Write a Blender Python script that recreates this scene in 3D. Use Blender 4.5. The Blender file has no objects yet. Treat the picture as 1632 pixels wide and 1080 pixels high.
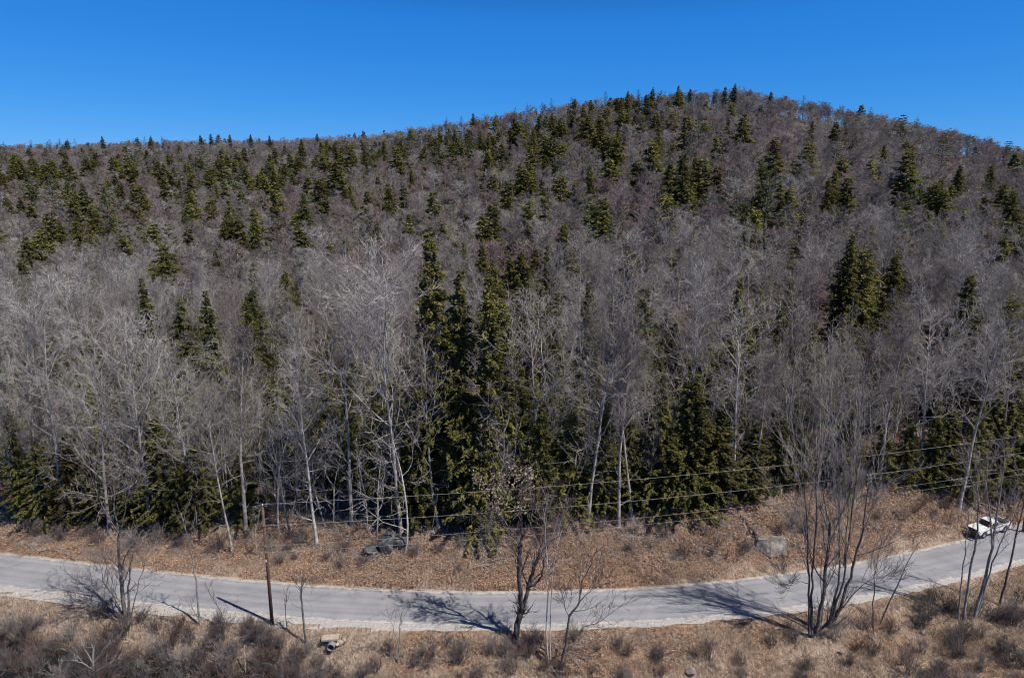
import bpy, math, random
import numpy as np
from mathutils import Vector, Matrix

# ------------------------------------------------------------------ camera, sky, sun, exposure
C = bpy.context.scene
COL = C.collection
CAM_H = 34.0
PITCH = math.radians(12.2)
FPX = 1088.0                       # focal length in pixels of the 1632 x 1080 photograph
cam_d = bpy.data.cameras.new('camera')
cam = bpy.data.objects.new('camera', cam_d)
COL.objects.link(cam)
cam.location = (0, 0, CAM_H)
cam.rotation_euler = (math.radians(90) - PITCH, 0, 0)
cam_d.sensor_width = 36.0
cam_d.lens = 24.0
cam_d.clip_start = 0.5
cam_d.clip_end = 6000
C.camera = cam

SUN_DIR = Vector((0.48, -0.28, 0.83)).normalized()
sun_el = math.asin(SUN_DIR.z)
sun_az = math.atan2(SUN_DIR.x, SUN_DIR.y)
w = bpy.data.worlds.new('World')
C.world = w
w.use_nodes = True
nt = w.node_tree
bg = nt.nodes['Background']
sky = nt.nodes.new('ShaderNodeTexSky')
sky.sky_type = 'NISHITA'
sky.sun_disc = False
sky.sun_elevation = sun_el
sky.sun_rotation = sun_az
sky.altitude = 2500
sky.air_density = 1.0
sky.dust_density = 0.0
sky.ozone_density = 4.0
# a deep clear spring sky: each colour of the model's sky on its own gentle curve
sepc = nt.nodes.new('ShaderNodeSeparateColor'); comb = nt.nodes.new('ShaderNodeCombineColor')
nt.links.new(sky.outputs[0], sepc.inputs[0])
for ch, (pw, kf) in enumerate(((1.545, .0827), (.735, .663), (.48, 2.048))):
    p_ = nt.nodes.new('ShaderNodeMath'); p_.operation = 'POWER'; p_.inputs[1].default_value = pw
    m_ = nt.nodes.new('ShaderNodeMath'); m_.operation = 'MULTIPLY'; m_.inputs[1].default_value = kf
    nt.links.new(sepc.outputs[ch], p_.inputs[0]); nt.links.new(p_.outputs[0], m_.inputs[0])
    if ch:                                          # the zenith stays darker than the sky low down
        q_ = nt.nodes.new('ShaderNodeMath'); q_.operation = 'POWER'; q_.inputs[1].default_value = 2.2
        r_ = nt.nodes.new('ShaderNodeMath'); r_.operation = 'MULTIPLY'; r_.inputs[1].default_value = (.168, .145)[ch - 1]
        n_ = nt.nodes.new('ShaderNodeMath'); n_.operation = 'MINIMUM'
        nt.links.new(sepc.outputs[ch], q_.inputs[0]); nt.links.new(q_.outputs[0], r_.inputs[0])
        nt.links.new(m_.outputs[0], n_.inputs[0]); nt.links.new(r_.outputs[0], n_.inputs[1]); m_ = n_
    nt.links.new(m_.outputs[0], comb.inputs[ch])
nt.links.new(comb.outputs[0], bg.inputs['Color'])
bg.inputs['Strength'].default_value = 0.115
sl = bpy.data.lights.new('sun', 'SUN')
sl.energy = 4.6
sl.angle = math.radians(0.5)
sl.color = (1.0, 0.93, 0.84)
so = bpy.data.objects.new('sun', sl)
COL.objects.link(so)
so.rotation_euler = SUN_DIR.to_track_quat('Z', 'Y').to_euler()
so.location = SUN_DIR * 300
C.view_settings.view_transform = 'Standard'
C.view_settings.look = 'None'
C.view_settings.exposure = 0.5
C.view_settings.gamma = 1.0
C.cycles.filter_width = 1.05
C.cycles.max_bounces = 4
C.cycles.diffuse_bounces = 2
C.cycles.glossy_bounces = 2
C.cycles.transmission_bounces = 2
C.cycles.transparent_max_bounces = 4

# ------------------------------------------------------------------ helpers
def lat(ix, iy, seed):
    n = (ix.astype(np.int64) * 374761393 + iy.astype(np.int64) * 668265263 + seed * 974634777) & 0xffffffff
    n = ((n ^ (n >> 13)) * 1274126177) & 0xffffffff
    return ((n ^ (n >> 16)) & 0xffff) / 65535.0

def vnoise(x, y, seed=0):
    x = np.asarray(x, float); y = np.asarray(y, float)
    ix = np.floor(x); iy = np.floor(y)
    fx = x - ix; fy = y - iy
    fx = fx * fx * (3 - 2 * fx); fy = fy * fy * (3 - 2 * fy)
    ix = ix.astype(int); iy = iy.astype(int)
    a = lat(ix, iy, seed) * (1 - fx) + lat(ix + 1, iy, seed) * fx
    b = lat(ix, iy + 1, seed) * (1 - fx) + lat(ix + 1, iy + 1, seed) * fx
    return (a * (1 - fy) + b * fy) * 2 - 1

def fbm(x, y, seed=0, o=3):
    s = 0; a = 1; t = 0
    for k in range(o):
        s = s + a * vnoise(x * 2 ** k, y * 2 ** k, seed + k); t += a; a *= .5
    return s / t

def sstep(a, b, x):
    t = np.clip((x - a) / (b - a), 0, 1)
    return t * t * (3 - 2 * t)

CT, ST = math.cos(PITCH), math.sin(PITCH)
def ray(px, py):
    r = (px - 816) / FPX; d = (py - 540) / FPX
    return r, CT - ST * d, -ST - CT * d       # x, y, z per unit depth

def at_z(px, py, z=0.0):
    x, y, zz = ray(px, py)
    t = (z - CAM_H) / zz
    return Vector((x * t, y * t, z))

def at_y(px, py, Y):
    x, y, zz = ray(px, py)
    t = Y / y
    return Vector((x * t, Y, CAM_H + zz * t))

def px_of(x, y, z):
    dz = z - CAM_H
    dep = CT * y - ST * dz
    dn = -ST * y - CT * dz
    return 816 + FPX * x / dep, 540 + FPX * dn / dep

# ------------------------------------------------------------------ lie of the land
far_px = [(0, 882), (200, 905), (425, 927), (600, 939), (816, 945), (1000, 938), (1200, 919), (1333, 904), (1442, 883), (1539, 861)]
near_px = [(0, 933), (200, 957), (425, 980), (600, 991), (816, 995), (1000, 990), (1200, 976), (1392, 950), (1492, 922), (1603, 898)]
fp = np.array([at_z(*p)[:2] for p in far_px]); npp = np.array([at_z(*p)[:2] for p in near_px])
pf = np.polyfit(fp[:, 0], fp[:, 1], 4); pn = np.polyfit(npp[:, 0], npp[:, 1], 4)
XR0, XR1 = -46.0, 52.0
def ext(p, X):
    X = np.asarray(X, float)
    Xc = np.clip(X, XR0, XR1)
    return np.polyval(p, Xc) + np.polyval(np.polyder(p), Xc) * (X - Xc)
def road_c(X): return (ext(pf, X) + ext(pn, X)) / 2
def road_s(X, Y):
    yc = road_c(X)
    sl_ = (road_c(np.asarray(X) + .5) - road_c(np.asarray(X) - .5))
    k = 1 / np.sqrt(1 + sl_ ** 2)
    return (Y - yc) * k
HW = 2.35

sil_x = np.array([-400, 0, 150, 300, 450, 600, 700, 830, 960, 1080, 1170, 1250, 1350, 1450, 1540, 1632, 2000.])
sil_y = np.array([236, 234, 230, 225, 224, 217, 201, 178, 157, 148, 148, 161, 182, 206, 227, 250, 290.])
rid_d = np.array([580, 570, 560, 550, 530, 490, 460, 430, 400, 385, 380, 375, 370, 360, 350, 335, 320.])
def ridge(r):
    px = 816 + np.clip(r, -1.3, 1.3) * FPX / 1.0 * 0.985
    Y = np.interp(px, sil_x, rid_d)
    py = np.interp(px, sil_x, sil_y)
    d = (py - 540) / FPX
    z = CAM_H + Y * (-ST - CT * d) / (CT - ST * d)
    return Y, z - 8.0

def ground(X, Y):
    X = np.asarray(X, float); Y = np.asarray(Y, float)
    s = road_s(X, Y)
    a = np.abs(s)
    # far side
    bank_h = np.interp(X, [-60, -30, -8, 8, 25, 40, 70], [2.0, 2.2, 2.6, 2.9, 4.3, 5.2, 5.5])
    bank_w = np.interp(X, [-60, 0, 30, 60], [8.5, 9.0, 9.0, 9.5])
    sf = s - HW - .35
    zf = bank_h * (0.75 * sstep(-.25, 1, sf / bank_w) * 1.0 + .25 * np.clip(sf / bank_w, 0, 1))
    Yr, zr = ridge(X / np.maximum(Y, 40))
    u = np.clip((Y - 80) / (Yr - 80), 0, None)
    p = np.interp(X / np.maximum(Y, 40), [-.8, -.2, .2, .8], [1.45, 1.35, 1.2, 1.15])
    hill = np.where(u < 1, (zr - bank_h) * np.clip(u, 0, 1) ** p, (zr - bank_h) - np.maximum(Y - Yr - 6, 0) ** 1.2 * .12)
    hill = np.maximum(hill, -60)
    rough = .5 * fbm(X / 5, Y / 5, 3) + .28 * fbm(X / 1.3, Y / 1.3, 7)
    zf = zf + np.where(Y > 80, hill, 0) + rough * sstep(.2, 3, sf) * (1 + .6 * sstep(90, 200, Y))
    # near side
    sn = -s - HW - .6
    dep = np.interp(X, [-60, -20, -8, 10, 30, 50], [3.5, 3.4, 2.4, 1.6, 1.5, 1.1])
    run = np.interp(X, [-60, -20, -5, 60], [4.2, 4.6, 5.5, 6.0])
    zn = -dep * sstep(-.10, 1, sn / run)
    zn = zn + (.25 * fbm(X / 4, Y / 4, 11) + .12 * fbm(X / .9, Y / .9, 12)) * sstep(.1, 2.5, sn)
    zn = zn + 1.3 * np.exp(-(((X - 46) / 7) ** 2 + ((Y - 48) / 5) ** 2)) * sstep(0, 3, sn)
    z = np.where(s > 0, zf, zn)
    flat = sstep(HW + 1.1, HW + .7, a) 
    z = np.where(s > 0, z * sstep(HW + .1, HW + .9, a), z * sstep(HW + .4, HW + 1.0, a))
    z = z - .06 * np.where(s > 0, sstep(HW + .6, HW + .2, a), sstep(HW + .6, HW + .3, a))
    return z

def gz(x, y): return float(ground(np.array([x]), np.array([y]))[0])

def on_ground(px, py):
    x, y, zz = ray(px, py)
    lo, hi = 20.0, 400.0
    ts = np.linspace(25, 400, 3000)
    g = ground(x * ts, y * ts)
    below = (CAM_H + zz * ts) < g
    i = int(np.argmax(below)) if below.any() else len(ts) - 1
    t = ts[i]
    return Vector((x * t, y * t, float(g[i])))

# ------------------------------------------------------------------ materials
def new_mat(name, rough=.9, spec=.2):
    m = bpy.data.materials.new(name)
    m.use_nodes = True
    b = m.node_tree.nodes['Principled BSDF']
    b.inputs['Roughness'].default_value = rough
    b.inputs['Specular IOR Level'].default_value = spec
    return m, m.node_tree, b

def ramp(nt, fac, stops):
    r = nt.nodes.new('ShaderNodeValToRGB')
    e = r.color_ramp.elements
    while len(e) < len(stops): e.new(.5)
    for k, (p, c) in enumerate(stops):
        e[k].position = p; e[k].color = (*c, 1)
    nt.links.new(fac, r.inputs[0])
    return r.outputs[0]

def noise(nt, scale, detail=3, coord=None, rough=.6):
    n = nt.nodes.new('ShaderNodeTexNoise')
    n.inputs['Scale'].default_value = scale
    n.inputs['Detail'].default_value = detail
    n.inputs['Roughness'].default_value = rough
    if coord is not None: nt.links.new(coord, n.inputs['Vector'])
    return n.outputs['Fac']

def mix(nt, fac, a, b, mode='MIX'):
    m = nt.nodes.new('ShaderNodeMix'); m.data_type = 'RGBA'; m.blend_type = mode
    if isinstance(fac, float): m.inputs[0].default_value = fac
    else: nt.links.new(fac, m.inputs[0])
    for i, v in ((6, a), (7, b)):
        if isinstance(v, tuple): m.inputs[i].default_value = (*v, 1)
        else: nt.links.new(v, m.inputs[i])
    return m.outputs[2]

def math_n(nt, op, a, b):
    m = nt.nodes.new('ShaderNodeMath'); m.operation = op
    for i, v in ((0, a), (1, b)):
        if isinstance(v, (int, float)): m.inputs[i].default_value = v
        else: nt.links.new(v, m.inputs[i])
    return m.outputs[0]

def obj_coord(nt):
    t = nt.nodes.new('ShaderNodeTexCoord'); return t.outputs['Object']

def vary(nt, col, lo=.8, hi=1.2):
    oi = nt.nodes.new('ShaderNodeObjectInfo')
    mr = nt.nodes.new('ShaderNodeMapRange')
    mr.inputs[3].default_value = lo; mr.inputs[4].default_value = hi
    nt.links.new(oi.outputs['Random'], mr.inputs[0])
    h = nt.nodes.new('ShaderNodeHueSaturation')
    nt.links.new(mr.outputs[0], h.inputs['Value'])
    nt.links.new(col, h.inputs['Color'])
    return h.outputs[0]

def bark(name, dark, light, scale=1.5):
    m, nt, b = new_mat(name, .95, .1)
    c = obj_coord(nt)
    f = noise(nt, scale, 4, c)
    col = ramp(nt, f, [(.35, dark), (.62, light)])
    nt.links.new(vary(nt, col, .82, 1.18), b.inputs['Base Color'])
    return m

TONES = {
    'silvery': (bark('silver_bark', (0.181, 0.172, 0.163), (0.445, 0.420, 0.397)), bark('silver_twig', (0.216, 0.204, 0.193), (0.365, 0.339, 0.319), .4)),
    'grey': (bark('grey_bark', (0.123, 0.118, 0.110), (0.346, 0.323, 0.304)), bark('grey_twig', (0.153, 0.140, 0.131), (0.270, 0.244, 0.225), .4)),
    'purplish': (bark('brown_bark', (0.156, 0.138, 0.132), (0.372, 0.336, 0.318)), bark('purple_twig', (0.153, 0.131, 0.128), (0.256, 0.220, 0.210), .4)),
    'reddish': (bark('red_brown_bark', (.14, .115, .10), (.31, .27, .25)), bark('red_twig', (0.172, 0.121, 0.125), (0.273, 0.188, 0.195), .4)),
}
DARK_BARK = bark('dark_bark', (.045, .038, .035), (.17, .15, .14), 2.5)
RUSTY_TWIG = bark('rusty_twig', (.08, .05, .045), (.15, .10, .09), .5)
DARK_TWIG = bark('dark_twig', (.07, .06, .06), (.16, .14, .14), .6)
PALE_BARK = bark('pale_birch_bark', (.22, .205, .185), (.45, .425, .39), 2.0)

def leafmat(name, cols, rough=.7, scale=.6):
    m, nt, b = new_mat(name, rough, .25)
    c = obj_coord(nt)
    f = noise(nt, scale, 3, c)
    col = ramp(nt, f, cols)
    nt.links.new(vary(nt, col, .72, 1.28), b.inputs['Base Color'])
    return m
def translucent(m, amt):
    nt = m.node_tree; b = nt.nodes['Principled BSDF']; out = nt.nodes['Material Output']
    tr = nt.nodes.new('ShaderNodeBsdfTranslucent'); mx = nt.nodes.new('ShaderNodeMixShader'); mx.inputs[0].default_value = amt
    nt.links.new(b.inputs['Base Color'].links[0].from_socket, tr.inputs['Color'])
    nt.links.new(b.outputs[0], mx.inputs[1]); nt.links.new(tr.outputs[0], mx.inputs[2]); nt.links.new(mx.outputs[0], out.inputs['Surface'])
    return m
HEM = leafmat('hemlock_needles', [(.3, (.066, .072, .019)), (.5, (.145, .142, .036)), (.72, (.245, .22, .068))])
PINE = leafmat('pine_needles', [(.3, (.040, .060, .028)), (.5, (.075, .095, .040)), (.72, (.12, .14, .065))])
CEDAR = leafmat('bronzed_needles', [(.3, (.055, .052, .016)), (.5, (.11, .095, .03)), (.72, (.17, .135, .045))])
TAN_LEAF = leafmat('dry_tan_leaves', [(.3, (.38, .29, .20)), (.7, (.66, .56, .43))])
RUST_LEAF = leafmat('dry_rust_leaves', [(.3, (.17, .085, .045)), (.7, (.34, .19, .11))])

for m_ in (HEM, PINE, CEDAR, TAN_LEAF): translucent(m_, .40)
def ground_mat():
    m, nt, b = new_mat('leaf_litter_ground', .95, .1)
    c = obj_coord(nt)
    at = nt.nodes.new('ShaderNodeAttribute'); at.attribute_name = 'zones'
    sep = nt.nodes.new('ShaderNodeSeparateColor'); nt.links.new(at.outputs['Color'], sep.inputs[0])
    n1 = noise(nt, .35, 5, c); n2 = noise(nt, 3.5, 4, c, .75); n3 = noise(nt, 14, 2, c, .7)
    litter = ramp(nt, n2, [(.32, (.055, .038, .028)), (.45, (.19, .13, .09)), (.55, (.31, .22, .155)), (.70, (.50, .375, .275))])
    rust = ramp(nt, n2, [(.34, (.065, .038, .026)), (.5, (.29, .175, .11)), (.68, (.47, .32, .22))])
    litter = mix(nt, ramp(nt, n1, [(.42, (0, 0, 0)), (.58, (1, 1, 1))]), litter, rust)
    fine = ramp(nt, n3, [(.3, (.5, .5, .5)), (.7, (1.2, 1.2, 1.2))])
    litter = mix(nt, .7, litter, fine, 'MULTIPLY')
    mp = nt.nodes.new('ShaderNodeMapping'); mp.inputs['Scale'].default_value = (1, .25, 1)
    nt.links.new(c, mp.inputs[0])
    n4 = noise(nt, 5, 4, mp.outputs[0], .7)
    grass = ramp(nt, n4, [(.3, (.15, .11, .082)), (.48, (.35, .265, .20)), (.7, (.57, .465, .37))])
    grass = mix(nt, .6, grass, fine, 'MULTIPLY')
    mud = ramp(nt, n2, [(.35, (.025, .02, .016)), (.65, (.10, .078, .06))])
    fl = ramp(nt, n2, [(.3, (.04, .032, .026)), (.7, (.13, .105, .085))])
    col = mix(nt, sep.outputs[0], litter, grass)
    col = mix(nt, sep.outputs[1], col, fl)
    col = mix(nt, sep.outputs[2], col, mud)
    nt.links.new(col, b.inputs['Base Color'])
    bp = nt.nodes.new('ShaderNodeBump'); bp.inputs['Strength'].default_value = .9; bp.inputs['Distance'].default_value = .25
    hh = math_n(nt, 'ADD', n2, math_n(nt, 'MULTIPLY', n3, .4))
    nt.links.new(hh, bp.inputs['Height']); nt.links.new(bp.outputs[0], b.inputs['Normal'])
    return m
GROUND = ground_mat()

def road_mat():
    m, nt, b = new_mat('worn_asphalt', .8, .3)
    at = nt.nodes.new('ShaderNodeUVMap')
    sep = nt.nodes.new('ShaderNodeSeparateXYZ'); nt.links.new(at.outputs[0], sep.inputs[0])
    c = obj_coord(nt)
    base = ramp(nt, noise(nt, .5, 4, c), [(.35, (.205, .21, .226)), (.65, (.245, .25, .265))])
    mp = nt.nodes.new('ShaderNodeMapping'); mp.inputs['Scale'].default_value = (.02, 3.2, 1)
    nt.links.new(at.outputs[0], mp.inputs[0])
    streak = ramp(nt, noise(nt, 2.0, 4, mp.outputs[0], .6), [(.35, (.91, .91, .915)), (.65, (1.05, 1.05, 1.045))])
    col = mix(nt, 1.0, base, streak, 'MULTIPLY')
    grit = ramp(nt, noise(nt, 22, 2, c, .8), [(.3, (.86, .86, .86)), (.7, (1.1, 1.1, 1.1))])
    col = mix(nt, 1.0, col, grit, 'MULTIPLY')
    # polished wheel tracks, tar patches and cracks
    aw = math_n(nt, 'ABSOLUTE', sep.outputs[1], 0)
    tr = math_n(nt, 'ABSOLUTE', math_n(nt, 'SUBTRACT', math_n(nt, 'ABSOLUTE', math_n(nt, 'SUBTRACT', aw, .47), 0), .27), 0)
    col = mix(nt, 1.0, col, ramp(nt, tr, [(.03, (1.09, 1.09, 1.08)), (.17, (.95, .95, .96))]), 'MULTIPLY')
    pat = ramp(nt, noise(nt, .16, 2, c, .4), [(.58, (1, 1, 1)), (.66, (.93, .93, .935))])
    col = mix(nt, 1.0, col, pat, 'MULTIPLY')
    vo = nt.nodes.new('ShaderNodeTexVoronoi'); vo.feature = 'DISTANCE_TO_EDGE'; vo.inputs['Scale'].default_value = .16
    wv = nt.nodes.new('ShaderNodeVectorMath'); wv.operation = 'ADD'
    nq = nt.nodes.new('ShaderNodeTexNoise'); nq.inputs['Scale'].default_value = .9; nt.links.new(c, nq.inputs['Vector'])
    nt.links.new(c, wv.inputs[0]); nt.links.new(nq.outputs['Color'], wv.inputs[1]); nt.links.new(wv.outputs[0], vo.inputs['Vector'])
    col = mix(nt, 1.0, col, ramp(nt, vo.outputs['Distance'], [(.003, (.80, .80, .81)), (.010, (1, 1, 1))]), 'MULTIPLY')
    # sandy wear along the edges
    e = math_n(nt, 'ABSOLUTE', sep.outputs[1], 0)
    e = math_n(nt, 'ADD', e, math_n(nt, 'MULTIPLY', math_n(nt, 'SUBTRACT', noise(nt, 1.5, 3, c), .5), .5))
    ef = ramp(nt, e, [(.86, (0, 0, 0)), (1.0, (1, 1, 1))])
    col = mix(nt, ef, col, (.40, .38, .35))
    nt.links.new(col, b.inputs['Base Color'])
    bp = nt.nodes.new('ShaderNodeBump'); bp.inputs['Strength'].default_value = .25; bp.inputs['Distance'].default_value = .02
    nt.links.new(noise(nt, 40, 2, c), bp.inputs['Height']); nt.links.new(bp.outputs[0], b.inputs['Normal'])
    return m

def mottled(name, stops, scale, rough=.9, spec=.2, bump=.5, detail=5):
    m, nt, b = new_mat(name, rough, spec)
    c = obj_coord(nt)
    f = noise(nt, scale, detail, c, .7)
    nt.links.new(ramp(nt, f, stops), b.inputs['Base Color'])
    bp = nt.nodes.new('ShaderNodeBump'); bp.inputs['Strength'].default_value = bump; bp.inputs['Distance'].default_value = .08
    nt.links.new(f, bp.inputs['Height']); nt.links.new(bp.outputs[0], b.inputs['Normal'])
    return m
GRAVEL = mottled('pale_gravel', [(.3, (.20, .185, .17)), (.5, (.32, .305, .285)), (.7, (.44, .42, .39))], 5)
SANDY = mottled('sandy_edge', [(.3, (.22, .17, .13)), (.5, (.34, .28, .225)), (.7, (.45, .385, .32))], 5)
ROCK = mottled('lichen_rock', [(.3, (.07, .067, .062)), (.5, (.16, .155, .145)), (.7, (.30, .29, .27))], 2.2)
DROCK = mottled('dark_rock', [(.3, (.024, .025, .027)), (.5, (.062, .064, .066)), (.7, (.16, .165, .17))], 2.5)
POLEWOOD = mottled('brown_pole_wood', [(.3, (.06, .034, .026)), (.7, (.15, .09, .066))], 3)
STRAW = leafmat('dry_grass_blades', [(.3, (.26, .195, .14)), (.7, (.55, .45, .345))])
STRAW2 = leafmat('brown_weed_blades', [(.3, (.17, .105, .07)), (.7, (.37, .25, .165))])
FALLEN = leafmat('fallen_leaf', [(.32, (.075, .042, .028)), (.5, (.31, .19, .125)), (.66, (.62, .47, .35))], .8, 9)
def plain(name, c, rough=.5, spec=.4, metal=0):
    m, nt, b = new_mat(name, rough, spec)
    b.inputs['Metallic'].default_value = metal
    f = noise(nt, 3, 3, obj_coord(nt))
    lo = tuple(v * .88 for v in c); hi = tuple(min(1, v * 1.08) for v in c)
    nt.links.new(ramp(nt, f, [(.35, lo), (.65, hi)]), b.inputs['Base Color'])
    return m
WIRE, _n, _b = new_mat('weathered_wire', .5, .4); _b.inputs['Base Color'].default_value = (.34, .34, .33, 1)
IRON = plain('galvanised_metal', (.35, .36, .37), .5, .5, .6)
PORC = plain('grey_porcelain', (.5, .5, .48), .3)

# ------------------------------------------------------------------ mesh builder
class MB:
    def __init__(s): s.v = []; s.q = []; s.t = []; s.qm = []; s.tm = []; s.n = 0
    def add(s, v, q=None, t=None, m=0):
        v = np.asarray(v, float).reshape(-1, 3)
        if q is not None and len(q):
            q = np.asarray(q, int).reshape(-1, 4) + s.n; s.q.append(q); s.qm.append(np.full(len(q), m))
        if t is not None and len(t):
            t = np.asarray(t, int).reshape(-1, 3) + s.n; s.t.append(t); s.tm.append(np.full(len(t), m))
        s.v.append(v); s.n += len(v)
    def tube(s, p, r, k=5, m=0, cap=False):
        p = np.asarray(p, float); r = np.asarray(r, float); n = len(p)
        d = np.gradient(p, axis=0); d /= np.linalg.norm(d, axis=1)[:, None] + 1e-9
        ref = np.array([1, 0, 0.]) if abs(d[:, 0]).mean() < .8 else np.array([0, 1, 0.])
        u = np.cross(d, ref); u /= np.linalg.norm(u, axis=1)[:, None] + 1e-9
        w_ = np.cross(d, u)
        a = np.arange(k) * 2 * math.pi / k
        v = p[:, None] + r[:, None, None] * (u[:, None] * np.cos(a)[None, :, None] + w_[:, None] * np.sin(a)[None, :, None])
        i = np.arange(n - 1)[:, None] * k; j = np.arange(k)[None]
        q = np.stack([i + j, i + (j + 1) % k, i + k + (j + 1) % k, i + k + j], -1).reshape(-1, 4)
        t = []
        if cap:
            t = [(0, x + 1, x) for x in range(1, k - 1)] + [((n - 1) * k, (n - 1) * k + x, (n - 1) * k + x + 1) for x in range(1, k - 1)]
        s.add(v.reshape(-1, 3), q, t, m)
    def strips(s, b, d, L, wd, rng, m=0, bend=.25, up=.1):
        """kinked tapering blades: base b, unit direction d, length L, width wd"""
        n = len(b)
        if not n: return
        rv = rng.normal(size=(n, 3)); sd = np.cross(d, rv); sd /= np.linalg.norm(sd, axis=1)[:, None] + 1e-9
        j = rng.normal(size=(n, 3)) * bend; j[:, 2] += up
        mid = b + d * (L * .5)[:, None]
        d2 = d + j; d2 /= np.linalg.norm(d2, axis=1)[:, None]
        tip = mid + d2 * (L * .5)[:, None]
        h = (wd * .5)[:, None] * sd
        v = np.stack([b - h, b + h, mid + h * .8, mid - h * .8, tip], 1).reshape(-1, 3)
        o = np.arange(n)[:, None] * 5
        s.add(v, o + np.array([0, 1, 2, 3]), o + np.array([3, 2, 4]), m)
    def quads(s, c, a, b, m=0):
        """flat leaf shaped quads: centre c, half axes a, b"""
        n = len(c)
        v = np.stack([c - a, c - b * .9 + a * .1, c + a, c + b * .9 + a * .1], 1).reshape(-1, 3)
        s.add(v, np.arange(n * 4).reshape(-1, 4), None, m)
    def box(s, lo, hi, m=0, taper=None):
        x0, y0, z0 = lo; x1, y1, z1 = hi
        v = [(x0, y0, z0), (x1, y0, z0), (x1, y1, z0), (x0, y1, z0), (x0, y0, z1), (x1, y0, z1), (x1, y1, z1), (x0, y1, z1)]
        s.add(v, [(0, 3, 2, 1), (4, 5, 6, 7), (0, 1, 5, 4), (1, 2, 6, 5), (2, 3, 7, 6), (3, 0, 4, 7)], None, m)
    def mesh(s, name, mats, smooth=True):
        me = bpy.data.meshes.new(name)
        V = np.concatenate(s.v).astype(np.float32)
        Q = np.concatenate(s.q) if s.q else np.zeros((0, 4), int)
        T = np.concatenate(s.t) if s.t else np.zeros((0, 3), int)
        me.vertices.add(len(V)); me.vertices.foreach_set('co', V.ravel())
        me.loops.add(Q.size + T.size)
        me.loops.foreach_set('vertex_index', np.concatenate([Q.ravel(), T.ravel()]).astype(np.int32))
        me.polygons.add(len(Q) + len(T))
        ls = np.concatenate([np.arange(len(Q)) * 4, Q.size + np.arange(len(T)) * 3]).astype(np.int32)
        me.polygons.foreach_set('loop_start', ls)
        mi = np.concatenate((s.qm or [np.zeros(0)]) + (s.tm or [np.zeros(0)])).astype(np.int32)
        for mm in mats: me.materials.append(mm)
        me.polygons.foreach_set('material_index', mi)
        me.polygons.foreach_set('use_smooth', np.full(len(Q) + len(T), smooth))
        me.update(calc_edges=True); me.validate()
        return me

def link(name, me, parent=None, loc=None):
    o = bpy.data.objects.new(name, me); COL.objects.link(o)
    if parent is not None: o.parent = parent
    if loc is not None: o.location = loc
    return o
def tag(o, label, cat, group=None):
    o['label'] = label; o['category'] = cat
    if group: o['group'] = group
    return o
def empty(name, loc, rz=0, sc=1.0):
    o = bpy.data.objects.new(name, None); COL.objects.link(o)
    o.location = loc; o.rotation_euler = (0, 0, rz); o.scale = (sc, sc, sc)
    return o
def unit(v): return v / (np.linalg.norm(v) + 1e-9)

# ------------------------------------------------------------------ growing bare trees
def branch(rng, p0, d0, L, n, wob, up):
    p = [np.asarray(p0, float)]; d = unit(np.asarray(d0, float)); st = L / (n - 1)
    for _ in range(n - 1):
        d = unit(d + rng.normal(size=3) * wob + np.array([0, 0, up]))
        p.append(p[-1] + d * st)
    return np.array(p)

def along(P, t):
    n = len(P) - 1; x = min(max(t, 0), .999) * n; i = int(x)
    return P[i] + (P[i + 1] - P[i]) * (x - i), unit(P[i + 1] - P[i])

def side_dir(rng, d, ang, az=None):
    rv = rng.normal(size=3)
    s = unit(np.cross(d, rv))
    if az is not None:
        h = np.array([math.cos(az), math.sin(az), 0.0]); s = unit(h - d * np.dot(h, d))
    return unit(d * math.cos(ang) + s * math.sin(ang))

def ramify(rng, TK, CR, parents, spec, twig, m_tk=0, m_cr=0):
    """parents: list of (pts, r0, r1). spec: levels. Limbs go to TK, finer wood to CR; twigs are blades."""
    cur = parents
    for lv in spec:
        nxt = []
        for P, r0, r1 in cur:
            Lp = np.linalg.norm(np.diff(P, axis=0), axis=1).sum()
            n = lv['n'] if lv['n'] >= 1 else max(2, int(Lp * lv['n']))
            n = max(1, int(round(n * rng.uniform(.8, 1.2))))
            az0 = rng.uniform(0, 6.28)
            for k in range(n):
                t = lv['a'] + (lv.get('b', .97) - lv['a']) * (k + rng.uniform(.1, .9)) / n
                p, d = along(P, t)
                ang = rng.uniform(*lv['ang'])
                az = az0 + k * 2.4 + rng.uniform(-.5, .5) if lv.get('phyl') else None
                dd = side_dir(rng, d, ang, az)
                L = lv['L'](t, Lp) * rng.uniform(.7, 1.25)
                Q = branch(rng, p, dd, L, lv['pts'], lv['wob'], lv['up'])
                rr = (r0 + (r1 - r0) * t) * lv['rf'] * rng.uniform(.75, 1.1)
                rr = max(rr, lv.get('rmin', .008)); re = rr * .35
                (TK if lv['to'] == 0 else CR).tube(Q, np.linspace(rr, re, len(Q)), lv['k'], m_tk if lv['to'] == 0 else m_cr)
                nxt.append((Q, rr, re))
        cur = nxt if not lv.get('keep') else nxt + cur
    if twig and cur:
        # blades of twig along the last wood
        B = []; D = []
        for P, _, _ in cur:
            n = twig['n']
            t = np.sort(rng.uniform(twig.get('a', .15), 1, n)) * (len(P) - 1) * .999
            i = t.astype(int); f = (t - i)[:, None]
            B.append(P[i] + (P[i + 1] - P[i]) * f)
            d = P[i + 1] - P[i]; D.append(d / (np.linalg.norm(d, axis=1)[:, None] + 1e-9))
        B = np.concatenate(B); D = np.concatenate(D)
        D = D + rng.normal(size=D.shape) * twig['spread']; D[:, 2] += twig['up']
        D /= np.linalg.norm(D, axis=1)[:, None]
        L = rng.uniform(*twig['L'], size=len(B)); W = rng.uniform(*twig['w'], size=len(B))
        CR.strips(B, D, L, W, rng, m_cr, .3, .12)
    return cur

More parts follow.
